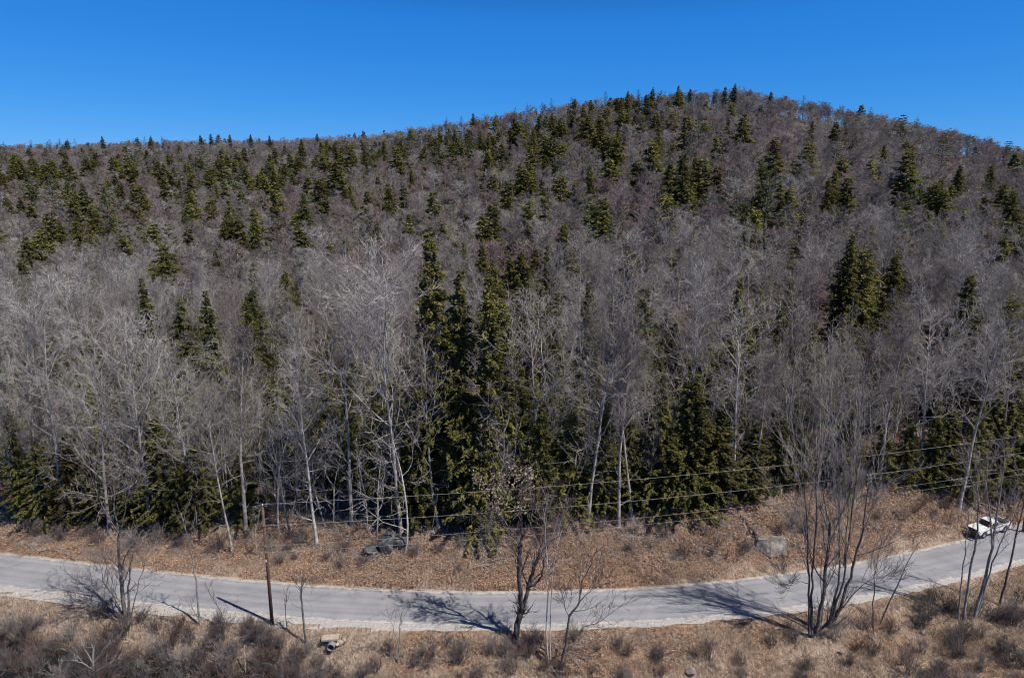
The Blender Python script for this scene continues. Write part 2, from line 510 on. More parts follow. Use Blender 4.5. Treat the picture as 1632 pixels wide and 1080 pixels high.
def trunk_pts(rng, H, lean=.03, wob=.035, n=11):
    d = np.array([rng.normal() * lean, rng.normal() * lean, 1.0])
    P = branch(rng, (0, 0, -.3), d, H + .3, n, wob, .12)
    return P

def forest_tree(seed, H=22, clear=.45, spread=4.5, form='oval', near=True):
    rng = np.random.default_rng(seed)
    TK, CR = MB(), MB()
    r0 = H * .0088 * rng.uniform(.8, 1.15)
    P = trunk_pts(rng, H * .9)
    n = len(P)
    rad = r0 * (1 - .86 * np.linspace(0, 1, n) ** .9); rad[0] *= 1.35
    TK.tube(P, rad, 8 if near else 5)
    env = {'oval': lambda t: spread * (.5 + .75 * math.sin(math.pi * min(1, max(0, (t - clear) / (1 - clear)) * .85 + .12))),
           'vase': lambda t: spread * (1.25 - .5 * (t - clear) / (1 - clear)),
           'narrow': lambda t: spread * .75 * (1.1 - .6 * (t - clear) / (1 - clear))}[form]
    la = {'oval': (.65, 1.15), 'vase': (.35, .75), 'narrow': (.4, .8)}[form]
    L1 = lambda t, Lp: env(t)
    if near:
        spec = [dict(n=15, a=clear, ang=la, L=L1, pts=7, wob=.13, up=.10, rf=.55, k=6, to=0, phyl=1, rmin=.035),
                dict(n=6, a=.25, ang=(.45, .95), L=lambda t, Lp: Lp * .55 * (1.15 - .6 * t), pts=5, wob=.16, up=.09, rf=.55, k=4, to=0, rmin=.02, keep=0),
                dict(n=5, a=.2, ang=(.4, .9), L=lambda t, Lp: .45 + Lp * .5 * (1.1 - .6 * t), pts=4, wob=.18, up=.07, rf=.6, k=3, to=1, rmin=.012)]
        twig = dict(n=6, L=(.35, 1.0), w=(.016, .03), spread=.62, up=.18)
    else:
        spec = [dict(n=11, a=clear, ang=la, L=L1, pts=5, wob=.14, up=.10, rf=.6, k=4, to=0, phyl=1, rmin=.05),
                dict(n=6, a=.25, ang=(.45, .95), L=lambda t, Lp: Lp * .55 * (1.15 - .6 * t), pts=4, wob=.18, up=.09, rf=.6, k=3, to=0, rmin=.035)]
        twig = dict(n=30, L=(.5, 1.5), w=(.022, .046), spread=.7, up=.2)
    ramify(rng, TK, CR, [(P, r0, r0 * .14)], spec, twig)
    # leader spray
    ramify(rng, TK, CR, [(P[-4:], r0 * .35, r0 * .14)], [dict(n=7, a=.1, ang=(.3, .8), L=lambda t, Lp: spread * .42, pts=5, wob=.15, up=.12, rf=.6, k=4, to=0, rmin=.02),
           dict(n=5, a=.2, ang=(.4, .9), L=lambda t, Lp: Lp * .5, pts=4, wob=.18, up=.07, rf=.6, k=3, to=1, rmin=.014)], twig if near else dict(twig, n=12))
    # dead lower stubs
    if near:
        ramify(rng, TK, CR, [(P, r0, r0 * .14)], [dict(n=9, a=.12, b=clear + .1, ang=(.8, 1.6), L=lambda t, Lp: rng.uniform(1.0, 4.0), pts=6, wob=.22, up=.03, rf=.26, k=4, to=0, rmin=.025),
           dict(n=3, a=.3, ang=(.4, .9), L=lambda t, Lp: Lp * .45, pts=4, wob=.2, up=.02, rf=.6, k=3, to=1, rmin=.012)], dict(n=4, L=(.25, .7), w=(.012, .022), spread=.6, up=.05))
    return TK, CR

# ------------------------------------------------------------------ evergreens
def conifer(seed, H=18, R=3.2, bare=.06, kind='hemlock', near=True):
    rng = np.random.default_rng(seed)
    TK, CR = MB(), MB()
    P = trunk_pts(rng, H, .015, .012, 8)
    r0 = H * .0085 + .03
    TK.tube(P, r0 * (1 - .93 * np.linspace(0, 1, 8)), 6)
    if kind == 'pine':
        step = .95 if near else 1.25; per = 5
    else:
        step = .36 if near else .62; per = 5 if near else 5
    zz = np.arange(max(bare * H, .4), H * .985, step)
    C0 = []; DA = []; DB = []
    lobes = rng.uniform(0, 6.28, 3)
    for z in zz:
        u = z / H
        if kind == 'pine':
            prof = R * (1 - u ** 1.6) * min(1, .45 + (u - bare) * 2.2) + .35
        else:
            prof = R * min(1, (1 - u) * 1.25) ** .85 * min(1, .72 + (u - bare) * 1.6) + .12
        m = per + (rng.random() < .5)
        az0 = rng.uniform(0, 6.28)
        for k in range(m):
            az = az0 + k * 6.283 / m + rng.uniform(-.35, .35)
            L = prof * rng.uniform(.42, 1.2) * (1 + .16 * math.sin(2 * az + lobes[0] + z * .5))
            if kind == 'pine' and rng.random() < .25: L *= .4
            zj = min(max(z + (rng.uniform(-.45, .45) if kind != 'pine' else 0), .2), H * .99)
            p, _ = along(P, (zj + .3) / (H + .3))
            if kind == 'pine':
                d = np.array([math.cos(az), math.sin(az), rng.uniform(-.05, .3)]); up = .07
            else:
                d = np.array([math.cos(az), math.sin(az), .35 * u + rng.uniform(-.25, .30)]); up = -.10
            n = 5
            Q = branch(rng, p, d, max(L, .25), n, .07, up)
            if L > .8 or kind == 'pine':
                TK.tube(Q, np.linspace(.018 + L * .011, .008, n), 3)
            if kind == 'pine':
                ns = max(3, int(L * (15 if near else 4.5)))
                t = rng.uniform(.25, 1, ns)
            else:
                ns = max(2, int(L * (34 if near else 10)))
                t = rng.uniform(.12, 1, ns)
            for tt in t:
                c, dd = along(Q, tt)
                sgn = rng.choice([-1, 1])
                side = unit(np.cross(dd, [0, 0, 1.])) * sgn
                if kind == 'pine':
                    sl_ = rng.uniform(.25, .5) * (.62 if near else 1.25)
                    a = unit(dd * .7 + side * rng.uniform(.1, .9) + np.array([0, 0, rng.uniform(.1, .7)])) 
                    nb = unit(np.cross(a, rng.normal(size=3)))
                    C0.append(c + a * sl_ * .5); DA.append(a * sl_ * .75); DB.append(nb * sl_ * .38)
                else:
                    sl_ = rng.uniform(.22, .5) * (.60 if near else 1.35) * (1.15 - .4 * tt)
                    a = unit(dd * .75 + side * rng.uniform(.2, 1.0) + np.array([0, 0, rng.uniform(-.75, .35)]))
                    nb = unit(np.cross(a, np.array([0, 0, 1.]) + rng.normal(size=3) * .8))
                    C0.append(c + a * sl_ * .6 + np.array([0, 0, rng.uniform(-.28, .12)])); DA.append(a * sl_ * .8); DB.append(nb * sl_ * rng.uniform(.32, .58))
    CR.quads(np.array(C0), np.array(DA), np.array(DB))
    if kind != 'pine':
        pass
    return TK, CR

# ------------------------------------------------------------------ ground sheet
def axis(fine0, fine1, step, far0, far1, growth=1.09):
    a = list(np.arange(fine0, fine1 + step / 2, step))
    s = step; x = fine1
    while x < far1: s *= growth; x += s; a.append(x)
    s = step; x = fine0; b = []
    while x > far0: s *= growth; x -= s; b.append(x)
    return np.array(b[::-1] + a)
gx = axis(-62, 66, .5, -2500, 2500, 1.085)
gy = axis(34, 76, .45, -400, 4000, 1.05)
XX, YY = np.meshgrid(gx, gy)
ZZ = ground(XX, YY)
nx, ny = len(gx), len(gy)
V = np.stack([XX.ravel(), YY.ravel(), ZZ.ravel()], 1)
ii = (np.arange(ny - 1)[:, None] * nx + np.arange(nx - 1)[None]).ravel()
mb = MB(); mb.add(V, np.stack([ii, ii + 1, ii + nx + 1, ii + nx], 1))
me = mb.mesh('ground', [GROUND])
S = road_s(XX, YY)
nz = fbm(XX / 6, YY / 6, 21)
grass_m = np.where(S < 0, sstep(-.15, .25, nz + .08 + .6 * sstep(-20, -34, XX)), sstep(.45, .75, nz + .1 + .5 * sstep(HW + 3, HW, S)))
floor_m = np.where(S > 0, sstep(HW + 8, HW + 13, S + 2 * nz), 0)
mud_m = np.where(S < 0, np.maximum(sstep(-1.5, -2.3, ZZ + .4 * nz), .65 * sstep(.1, .5, fbm(XX / 3, YY / 3, 44)) * sstep(-HW - 4, -HW - 8, S)), 0)
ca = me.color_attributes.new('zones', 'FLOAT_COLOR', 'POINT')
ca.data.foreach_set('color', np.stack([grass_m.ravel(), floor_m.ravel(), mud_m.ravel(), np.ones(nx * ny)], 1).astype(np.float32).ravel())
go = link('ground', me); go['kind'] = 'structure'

# road and its shoulders
def ribbon(name, xs, offs, zs, mat, uvs=None, jitter=None):
    xs = np.asarray(xs)
    yc = road_c(xs); sl_ = road_c(xs + .5) - road_c(xs - .5)
    k = np.sqrt(1 + sl_ ** 2)
    nxv, nyv = -sl_ / k, 1 / k
    rows = []
    for j, o in enumerate(offs):
        oo = np.full(len(xs), o) + (jitter[j](xs) if jitter and jitter[j] else 0)
        rows.append(np.stack([xs + nxv * oo, yc + nyv * oo, np.full(len(xs), zs[j])], 1))
    n = len(xs); m = len(offs)
    mb = MB(); v = np.concatenate(rows)
    q = [(j * n + i, j * n + i + 1, (j + 1) * n + i + 1, (j + 1) * n + i) for j in range(m - 1) for i in range(n - 1)]
    mb.add(v, q); me = mb.mesh(name, [mat])
    uv = me.uv_layers.new(name='UVMap')
    li = np.zeros(len(me.loops), int); me.loops.foreach_get('vertex_index', li)
    dist = np.concatenate([[0], np.cumsum(np.hypot(np.diff(xs), np.diff(yc)))])
    uv.data.foreach_set('uv', np.stack([dist[li % n], np.array(offs)[li // n] / HW], 1).astype(np.float32).ravel())
    o = link(name, me); o['kind'] = 'structure'
    return o
xs = np.concatenate([np.arange(-400, -62, 6), np.arange(-62, 66, .35), np.arange(66, 400, 6)])
ribbon('road', xs, [-HW, -1.2, 0, 1.2, HW], [.012, .035, .05, .035, .012], road_mat(),
       jitter=[lambda x: .10 * fbm(x / 1.3, x * 0, 31), None, None, None, lambda x: .08 * fbm(x / 1.3, x * 0, 33)])
ribbon('near_road_shoulder', xs, [-HW - .95, -HW - .5, -HW + .3], [-.20, .0, .004], GRAVEL, jitter=[lambda x: .16 * fbm(x / 2.1, x * 0, 35), lambda x: .16 * fbm(x / 2.1, x * 0, 35), None])
ribbon('far_road_shoulder', xs, [HW - .3, HW + .3, HW + .7], [.004, .0, -.06], SANDY, jitter=[None, lambda x: .15 * fbm(x / 1.1, x * 0, 37), lambda x: .25 * fbm(x / 1.1, x * 0, 37)])

# dark stream in the low wet ground
wm, wnt, wb = new_mat('dark_stream_water', .08, .5)
wb.inputs['Base Color'].default_value = (.012, .012, .011, 1)
bpn = wnt.nodes.new('ShaderNodeBump'); bpn.inputs['Strength'].default_value = .12
wnt.links.new(noise(wnt, 2.5, 3, obj_coord(wnt)), bpn.inputs['Height']); wnt.links.new(bpn.outputs[0], wb.inputs['Normal'])
mb = MB(); mb.add([(-140, -60, -2.62), (-6, -60, -2.62), (-6, 60, -2.62), (-140, 60, -2.62)], [(0, 1, 2, 3)])
wo = link('stream_water', mb.mesh('stream_water', [wm])); wo['kind'] = 'structure'

# ------------------------------------------------------------------ scatter as one object
def scatter(name, pts, rot, scl, idx, tmpl):
    me = bpy.data.meshes.new(name)
    n = len(pts)
    me.vertices.add(n); me.vertices.foreach_set('co', np.asarray(pts, np.float32).ravel())
    a = me.attributes.new('rot', 'FLOAT_VECTOR', 'POINT'); a.data.foreach_set('vector', np.asarray(rot, np.float32).ravel())
    a = me.attributes.new('scl', 'FLOAT_VECTOR', 'POINT'); a.data.foreach_set('vector', np.asarray(scl, np.float32).ravel())
    a = me.attributes.new('idx', 'INT', 'POINT'); a.data.foreach_set('value', np.asarray(idx, np.int32))
    me.update()
    o = link(name, me); o['kind'] = 'stuff'
    ng = bpy.data.node_groups.new(name, 'GeometryNodeTree')
    ng.interface.new_socket('Geometry', in_out='INPUT', socket_type='NodeSocketGeometry')
    ng.interface.new_socket('Geometry', in_out='OUTPUT', socket_type='NodeSocketGeometry')
    gi = ng.nodes.new('NodeGroupInput'); gout = ng.nodes.new('NodeGroupOutput')
    jn = ng.nodes.new('GeometryNodeJoinGeometry')
    def attr(nm, ty):
        x = ng.nodes.new('GeometryNodeInputNamedAttribute'); x.data_type = ty; x.inputs['Name'].default_value = nm
        return x.outputs['Attribute']
    ar, asc, ai = attr('rot', 'FLOAT_VECTOR'), attr('scl', 'FLOAT_VECTOR'), attr('idx', 'INT')
    for k, me_t in enumerate(tmpl):
        to = bpy.data.objects.new(name + '_sample', me_t)      # never linked: only a source of shape
        oi = ng.nodes.new('GeometryNodeObjectInfo'); oi.inputs['Object'].default_value = to
        oi.inputs['As Instance'].default_value = False
        cp = ng.nodes.new('FunctionNodeCompare'); cp.data_type = 'INT'; cp.operation = 'EQUAL'
        ng.links.new(ai, [s for s in cp.inputs if s.type == 'INT'][0]); [s for s in cp.inputs if s.type == 'INT'][1].default_value = k
        ip = ng.nodes.new('GeometryNodeInstanceOnPoints')
        ng.links.new(gi.outputs[0], ip.inputs['Points'])
        ng.links.new(cp.outputs[0], ip.inputs['Selection'])
        ng.links.new(oi.outputs['Geometry'], ip.inputs['Instance'])
        e2r = ng.nodes.new('FunctionNodeEulerToRotation'); ng.links.new(ar, e2r.inputs[0])
        ng.links.new(e2r.outputs[0], ip.inputs['Rotation'])
        ng.links.new(asc, ip.inputs['Scale'])
        ng.links.new(ip.outputs[0], jn.inputs[0])
    ng.links.new(jn.outputs[0], gout.inputs[0])
    md = o.modifiers.new('scatter', 'NODES'); md.node_group = ng
    return o

def merged(TK, CR, name, mats):
    mb = MB(); 
    for src, m in ((TK, 0), (CR, 1)):
        off = mb.n
        mb.v += src.v; mb.n += src.n
        mb.q += [q + off for q in src.q]; mb.t += [t + off for t in src.t]
        mb.qm += [np.full(len(q), m) for q in src.q]; mb.tm += [np.full(len(t), m) for t in src.t]
    return mb.mesh(name, mats)

# ------------------------------------------------------------------ kinds of forest tree
R0 = random.Random(11)
BARE = [  # seed, height, clear bole, spread, form, tone
    (1, 23, .42, 4.6, 'oval', 'silvery'), (2, 22, .50, 4.0, 'oval', 'grey'), (3, 21, .36, 4.6, 'vase', 'grey'),
    (4, 20, .45, 3.8, 'narrow', 'purplish'), (5, 24, .48, 4.6, 'vase', 'silvery'), (6, 19, .40, 3.9, 'oval', 'purplish'),
    (7, 18, .36, 3.6, 'narrow', 'reddish'), (8, 22, .44, 4.3, 'oval', 'silvery'),
    (9, 20, .24, 5.6, 'oval', 'silvery'), (10, 19, .22, 5.2, 'oval', 'grey'), (11, 23, .40, 6.6, 'vase', 'silvery')]
bare_me = []
for sd, H, cl, sp, fm, tone in BARE:
    TK, CR = forest_tree(sd, H, cl, sp, fm, True)
    bare_me.append((TK.mesh('bare_trunk', [TONES[tone][0]]), CR.mesh('bare_crown', [TONES[tone][1]]), H, tone))
def pole_tree(seed, H, mats):
    rng = np.random.default_rng(seed); TK, CR = MB(), MB()
    P = trunk_pts(rng, H, .07, .05, 9); r = H * .0062
    TK.tube(P, r * (1 - .85 * np.linspace(0, 1, 9)), 6)
    ramify(rng, TK, CR, [(P, r, r * .15)], [dict(n=11, a=.32, ang=(.4, .9), L=lambda t, Lp: Lp * .24 * (1.25 - .7 * t), pts=5, wob=.15, up=.12, rf=.5, k=4, to=0, phyl=1, rmin=.016),
            dict(n=5, a=.2, ang=(.4, .9), L=lambda t, Lp: Lp * .5, pts=4, wob=.18, up=.08, rf=.6, k=3, to=1, rmin=.01)], dict(n=8, L=(.3, .8), w=(.014, .026), spread=.55, up=.2))
    return TK.mesh('sapling_trunk', [mats[0]]), CR.mesh('sapling_crown', [mats[1]]), H
def crooked_tree(seed, H, mats):
    rng = np.random.default_rng(seed); TK, CR = MB(), MB()
    P = trunk_pts(rng, H, .10, .09, 10); r = H * .0075
    TK.tube(P, r * (1 - .85 * np.linspace(0, 1, 10)), 6)
    ramify(rng, TK, CR, [(P, r, r * .15)], [dict(n=12, a=.16, ang=(.6, 1.35), L=lambda t, Lp: Lp * .36 * (1.2 - .8 * t), pts=7, wob=.26, up=.08, rf=.5, k=4, to=0, phyl=1, rmin=.024),
            dict(n=5, a=.2, ang=(.4, 1.0), L=lambda t, Lp: Lp * .48, pts=5, wob=.24, up=.06, rf=.6, k=3, to=0, rmin=.013)], dict(n=7, L=(.3, .8), w=(.014, .024), spread=.6, up=.12))
    return TK.mesh('sapling_trunk', [mats[0]]), CR.mesh('sapling_crown', [mats[1]]), H
young_me = [crooked_tree(60, 11, (PALE_BARK, TONES['silvery'][1])), crooked_tree(61, 12, TONES['silvery']), crooked_tree(62, 10, TONES['silvery']), pole_tree(50, 11, (PALE_BARK, TONES['silvery'][1])), pole_tree(51, 12, TONES['silvery']), pole_tree(52, 10, TONES['grey'])]

CON = [(21, 18, 3.3, .05, 'hemlock', HEM), (22, 15, 2.9, .03, 'hemlock', HEM), (23, 21, 3.2, .10, 'hemlock', HEM),
       (24, 9, 2.6, .02, 'hemlock', HEM), (25, 13, 2.7, .03, 'hemlock', CEDAR), (26, 21, 3.9, .42, 'pine', PINE), (27, 19, 3.8, .25, 'pine', PINE),
       (28, 16, 4.0, .03, 'hemlock', HEM), (29, 16, 3.7, .03, 'hemlock', HEM), (30, 18, 3.9, .05, 'hemlock', HEM), (31, 21, 3.3, .26, 'hemlock', HEM), (32, 20, 3.0, .22, 'hemlock', HEM)]
con_me = []
for sd, H, Rr, ba, kd, mt in CON:
    TK, CR = conifer(sd, H, Rr, ba, kd, True)
    con_me.append((TK.mesh(kd + '_trunk', [DARK_BARK]), CR.mesh(kd + '_crown', [mt], False), H, kd, Rr))

THINGS = []       # (root, kind, px, py, Y, height, tone)
SPOTS = []
def free(x, y, d):
    for (a, b) in SPOTS:
        if (a - x) ** 2 + (b - y) ** 2 < d * d: return False
    return True

def put_tree(name, cat, meshes, loc, H, Hv, kind, tone, hero=None):
    sc = H / Hv
    root = empty(name, loc, R0.uniform(0, 6.28), sc)
    if H > 14 and kind == 'bare': root.scale = (sc * R0.uniform(.92, 1.08), sc * R0.uniform(.92, 1.08), sc)
    link('trunk', meshes[0], root); link('crown', meshes[1], root)
    if kind in ('bare', 'young'): root.rotation_euler = (R0.gauss(0, .035), R0.gauss(0, .035), root.rotation_euler[2])
    if tone == 'skyline': root.scale = (sc * 1.5, sc * 1.5, sc)
    if kind in ('hemlock', 'pine') and 90 < loc[1] and tone != 'skyline': root.scale = (sc * 1.24, sc * 1.24, sc)
    if tone == 'wide': root.scale = (sc * 1.32, sc * 1.32, sc)
    root['category'] = cat
    SPOTS.append((loc[0], loc[1]))
    px, py = px_of(loc[0], loc[1], loc[2] + H * .75)
    if hero: root['label'] = hero
    THINGS.append(dict(o=root, kind=kind, px=px, py=py, Y=loc[1], H=H, tone=tone, hero=hero))
    return root

def under_top(px, top, H):
    """the nearest spot in the forest where a tree of height H would reach the line of sight to its top"""
    x, y, zz = ray(px, top)
    Ys = np.linspace(66, 640, 2400); ts = Ys / y
    c = CAM_H + zz * ts - ground(x * ts, y * ts) - H
    i = int(np.argmax(c <= 0)) if (c <= 0).any() else int(np.argmin(c))
    return (x * ts[i], Ys[i], float(ground(x * ts[i], Ys[i]))), float(c[i] + H)

# singled-out trees along the forest edge: x, base, top, which shape, label
hero_bare = [
    (640, 852, 402, 10, 'big silvery oak with the broadest pale crown, behind the dark stream rocks'),
    (937, 838, 430, 10, 'tall tree with the thickest smooth pale trunk on the bank behind the forked roadside tree'),
    (1008, 832, 478, 1, 'tall straight grey tree standing just beside the thickest pale trunk'),
    (855, 815, 470, 8, 'silvery tree with long level lower limbs against dark hemlocks'),
    (371, 882, 600, 1, 'grey tree at the foot of the bank just behind the utility pole'),
    (310, 838, 545, 8, 'dark trunked spreading tree with white limbs low over green hemlocks'),
    (175, 852, 560, 9, 'grey multi-limbed tree standing over the shrubby roadside tree'),
    (1527, 813, 500, 4, 'tall pale tree on the bank above the white pickup'),
    (1300, 790, 545, 1, 'grey tree on the bank behind the many stemmed roadside clump'),
    (1090, 800, 440, 10, 'broad silvery tree behind the bright green hemlocks'),
]
for px, b_, t_, v, lab in hero_bare:
    g = on_ground(px, b_); H = at_y(px, t_, g.y).z - g.z
    put_tree('bare_tree', 'tree', bare_me[v], g, H, bare_me[v][2], 'bare', bare_me[v][3], lab)
for px, b_, t_, v in [(60, 836, 590, 3), (25, 832, 600, 2), (240, 842, 500, 8), (560, 838, 460, 9), (1240, 775, 480, 2), (105, 832, 450, 0), (1400, 780, 470, 3), (1460, 775, 470, 7),
                      (1590, 790, 480, 1), (770, 852, 560, 5), (1160, 805, 470, 7), (505, 868, 560, 4), (392, 850, 500, 3), (1350, 780, 520, 5), (700, 845, 520, 2), (1200, 795, 520, 3), (985, 840, 500, 3)]:
    g = on_ground(px, b_); H = at_y(px, t_, g.y).z - g.z
    put_tree('bare_tree', 'tree', bare_me[v], g, H, bare_me[v][2], 'bare', bare_me[v][3])
hero_young = [(645, 882, 640, 0, 'slim pale young birch leaning beside the dark stream rocks'), (445, 848, 620, 0, 'slim pale birch just past the top of the utility pole'), (532, 842, 690, 0, 'short pale birch pole against black hemlock shade'),
              (462, 852, 640, 1, 'slim silvery young tree beside the pale birch near the utility pole'), (412, 884, 800, 0, 'small pale dead looking sapling touching the utility pole'), (735, 850, 640, 2, 'slim grey young tree under the tallest hemlock'),
              (600, 860, 680, 1, 'slim silvery young tree rising above the dark stream rocks'), (800, 848, 640, 1, 'slim silvery young tree above the pale leaved roadside crown')]
for px, b_, t_, v, lab in hero_young:
    g = on_ground(px, b_); H = at_y(px, t_, g.y).z - g.z
    put_tree('young_tree', 'young tree', young_me[v], g, H, young_me[v][2], 'young', 'pale', lab)

hero_con = [(706, 826, 360, 10, 'tallest dark hemlock spire in the middle of the forest edge'), (778, 836, 436, 11, 'broad dark hemlock standing just beside the tallest spire'),
            (742, 836, 520, 11, 'dark hemlock filling the gap between two tall hemlock spires'), (665, 838, 575, 1, 'dark hemlock under the big silvery oak'),
            (1095, 809, 600, 7, 'broad bright green hemlock behind the overhead wires'), (1140, 803, 640, 8, 'bright green hemlock at the forest edge left of the grey boulder'),
            (1240, 775, 665, 3, 'young bright green hemlock on the bank above the grey boulder'), (1440, 770, 665, 7, 'bright green hemlock rising behind the twiggy fan of the roadside clump'),
            (1050, 812, 640, 7, 'dark green hemlock between the straight grey tree and the bright hemlocks'), (905, 815, 660, 3, 'small bright hemlock beside the thickest pale trunk'),
            (770, 850, 690, 3, 'small bright hemlock behind the pale leaved roadside crown'), (290, 842, 690, 1, 'dark green hemlock behind the thin forked sapling by the road'),
            (120, 836, 690, 4, 'bronzed green evergreen behind the shrubby roadside tree'), (1600, 780, 560, 9, 'dark hemlock on the bank beyond the white pickup'),
            (1480, 782, 640, 1, 'dark hemlock between the bright green one and the tall pale tree'), (1545, 800, 640, 0, 'dark hemlock just behind the tall pale tree'), (1350, 785, 650, 1, 'dark hemlock hidden behind the twiggy fan of the roadside clump'),
            (1195, 797, 676, 8, 'low green hemlock beside the bright hemlocks by the wires'), (40, 828, 640, 2, 'dark hemlock over the far end of the road'), (215, 838, 700, 1, 'green hemlock behind the shrubby roadside tree'),
            (245, 832, 640, 2, 'tall green hemlock behind the shrubby roadside tree'), (335, 840, 680, 2, 'green hemlock beside the dark trunked spreading tree'), (565, 828, 600, 10, 'dark hemlock past the pale birches'),
            (600, 828, 630, 11, 'dark hemlock above the stream rocks'), (860, 836, 640, 1, 'dark hemlock behind the silvery tree with long limbs'), (965, 826, 620, 0, 'dark hemlock between the two straight pale trunks'),
            (728, 826, 430, 11, 'dark hemlock close behind the tallest spire'), (686, 824, 490, 11, 'broad dark hemlock on the uphill side of the big silvery oak'), (804, 824, 480, 10, 'broad dark hemlock at the side of the clump of spires'),
            (826, 826, 560, 1, 'lower broad hemlock closing the side of the clump of spires'), (752, 832, 690, 3, 'small low hemlock in the shade under the clump of spires'),
            (1505, 778, 655, 7, 'wide skirted hemlock just beside the tall pale tree above the pickup'), (1572, 782, 630, 8, 'wide hemlock beside the dark hemlock beyond the white pickup'), (1622, 782, 640, 7, 'wide skirted hemlock at the far end of the bank beyond the pickup'),
            (1400, 768, 680, 3, 'low round hemlock behind the fan of the roadside clump'), (1330, 772, 670, 7, 'wide green hemlock on the bank crest behind the clump'), (1275, 774, 690, 8, 'wide hemlock beside the young bright hemlock above the boulder'),
            (75, 829, 700, 7, 'wide low hemlock over the rubble stones'), (160, 832, 708, 8, 'wide low hemlock behind the shrubby roadside tree'), (318, 836, 708, 7, 'wide low hemlock behind the thin forked sapling'), (265, 832, 662, 8, 'wide hemlock beside the dark trunked spreading tree'),
            (396, 832, 720, 3, 'low round hemlock just behind the utility pole'), (1000, 812, 665, 8, 'wide hemlock behind the straight grey tree'), (880, 818, 695, 7, 'wide low hemlock behind the tan leaved crown')]
for px, b_, t_, v, lab in hero_con:
    g = on_ground(px, b_); H = at_y(px, t_, g.y).z - g.z
    put_tree('hemlock_tree', 'evergreen tree', con_me[v], g, H, con_me[v][2], 'hemlock', 'wide' if v in (7, 8, 9) or v == 3 else 'dark', lab)

# evergreens whose tops stand out higher up the slope: x, top, height, shape
for px, t_, H, v in [(480, 306, 20, 2), (258, 385, 19, 0), (830, 398, 17, 0), (812, 408, 15, 1), (900, 352, 19, 2), (1004, 395, 17, 0), (1380, 393, 18, 0), (1430, 405, 14, 1), (1090, 242, 19, 0),
                     (1068, 258, 16, 1), (1110, 250, 15, 1), (1245, 290, 14, 0), (1500, 284, 16, 0), (1530, 262, 16, 1), (1508, 205, 19, 6), (828, 260, 16, 0), (437, 280, 13, 1), (272, 275, 14, 1), (284, 285, 12, 1),
                     (120, 345, 14, 1), (150, 332, 15, 0), (172, 345, 14, 4), (92, 350, 13, 1), (72, 342, 13, 0), (230, 308, 15, 0), (40, 375, 15, 0), (405, 345, 17, 0), (370, 350, 15, 1), (355, 352, 14, 0), (620, 290, 15, 2),
                     (655, 270, 12, 1), (737, 312, 12, 1), (765, 208, 15, 0), (778, 214, 14, 1), (750, 220, 13, 1), (980, 222, 15, 0), (1050, 210, 15, 0), (1190, 163, 12, 6), (1295, 193, 11, 1), (1215, 255, 14, 0), (1330, 268, 15, 2),
                     (1322, 285, 13, 1), (1410, 230, 12, 1), (1582, 262, 15, 0), (1602, 290, 18, 0), (1622, 300, 18, 2), (1600, 375, 18, 0), (1570, 312, 14, 1), (1240, 220, 15, 6), (1340, 222, 15, 6), (455, 432, 15, 1), (405, 416, 14, 1),
                     (1555, 432, 19, 2), (1615, 470, 17, 0), (1625, 340, 16, 0), (240, 420, 14, 1), (345, 400, 14, 4), (300, 460, 12, 1), (460, 470, 13, 1), (600, 350, 15, 2), (640, 345, 13, 1), (865, 282, 13, 2), (940, 262, 13, 1), (480, 220, 13, 0), (520, 222, 13, 0),
                     (545, 232, 12, 1), (130, 235, 12, 0), (145, 250, 13, 1), (20, 245, 12, 1), (60, 262, 13, 1), (130, 290, 14, 0), (165, 300, 13, 0), (105, 285, 13, 0), (880, 180, 14, 0), (860, 185, 13, 1), (905, 172, 14, 6), (930, 165, 14, 0), (990, 155, 14, 0), (1030, 150, 14, 0),
                     (820, 188, 13, 1), (850, 205, 13, 0), (870, 215, 14, 1), (935, 190, 14, 6), (960, 195, 14, 0), (700, 208, 12, 0), (725, 205, 12, 0), (640, 225, 12, 0), (610, 228, 12, 4), (580, 236, 12, 4), (590, 250, 12, 0), (645, 238, 12, 1), (780, 240, 13, 0), (1000, 180, 13, 0), (1115, 165, 13, 6), (1470, 300, 12, 1), (1440, 285, 12, 0), (1345, 300, 12, 1), (1030, 420, 13, 1), (1285, 320, 12, 1)]:
    loc, zt = under_top(px, t_, H)
    if not free(loc[0], loc[1], 1.6): loc = (loc[0] + 1.5, loc[1] + 2.0, gz(loc[0] + 1.5, loc[1] + 2.0))
    m_ = con_me[{0: 7, 1: 8, 2: 9}.get(v, v)]
    put_tree('pine_tree' if m_[3] == 'pine' else 'hemlock_tree', 'evergreen tree', m_, loc, H, m_[2], m_[3], '')
# pines that break the skyline
for px, t_ in [(5, 224), (46, 213), (78, 221), (93, 217), (106, 213), (118, 221), (163, 215), (229, 213), (238, 214), (258, 216), (320, 213), (335, 211), (365, 212), (400, 214), (430, 216), (505, 213), (711, 186), (690, 196), (735, 184), (755, 180), (650, 205),
               (790, 178), (820, 170), (840, 165), (865, 160), (880, 156), (912, 148), (965, 141), (1000, 145), (1018, 142), (1040, 139), (1083, 135), (1100, 141), (1170, 133), (1140, 140), (1155, 138), (1228, 146), (1282, 151), (1310, 163), (1322, 163), (1340, 168), (1388, 171), (1461, 185), (1545, 217), (1560, 221), (1590, 227), (1604, 232), (1625, 236)]:
    x, y, zz = ray(px, t_)
    Yr, _ = ridge(np.array([x / y])); Yr = float(Yr[0]) - R0.uniform(2, 16)
    X = x / y * Yr; g = gz(X, Yr); top = CAM_H + zz * Yr / y
    H = min(max(top - g, 8), 14)
    m_ = con_me[R0.choice([5, 5, 6, 6, 0, 1])]
    put_tree('pine_tree' if m_[3] == 'pine' else 'hemlock_tree', 'evergreen tree', m_, (X, Yr, g), H, m_[2], m_[3], 'skyline')

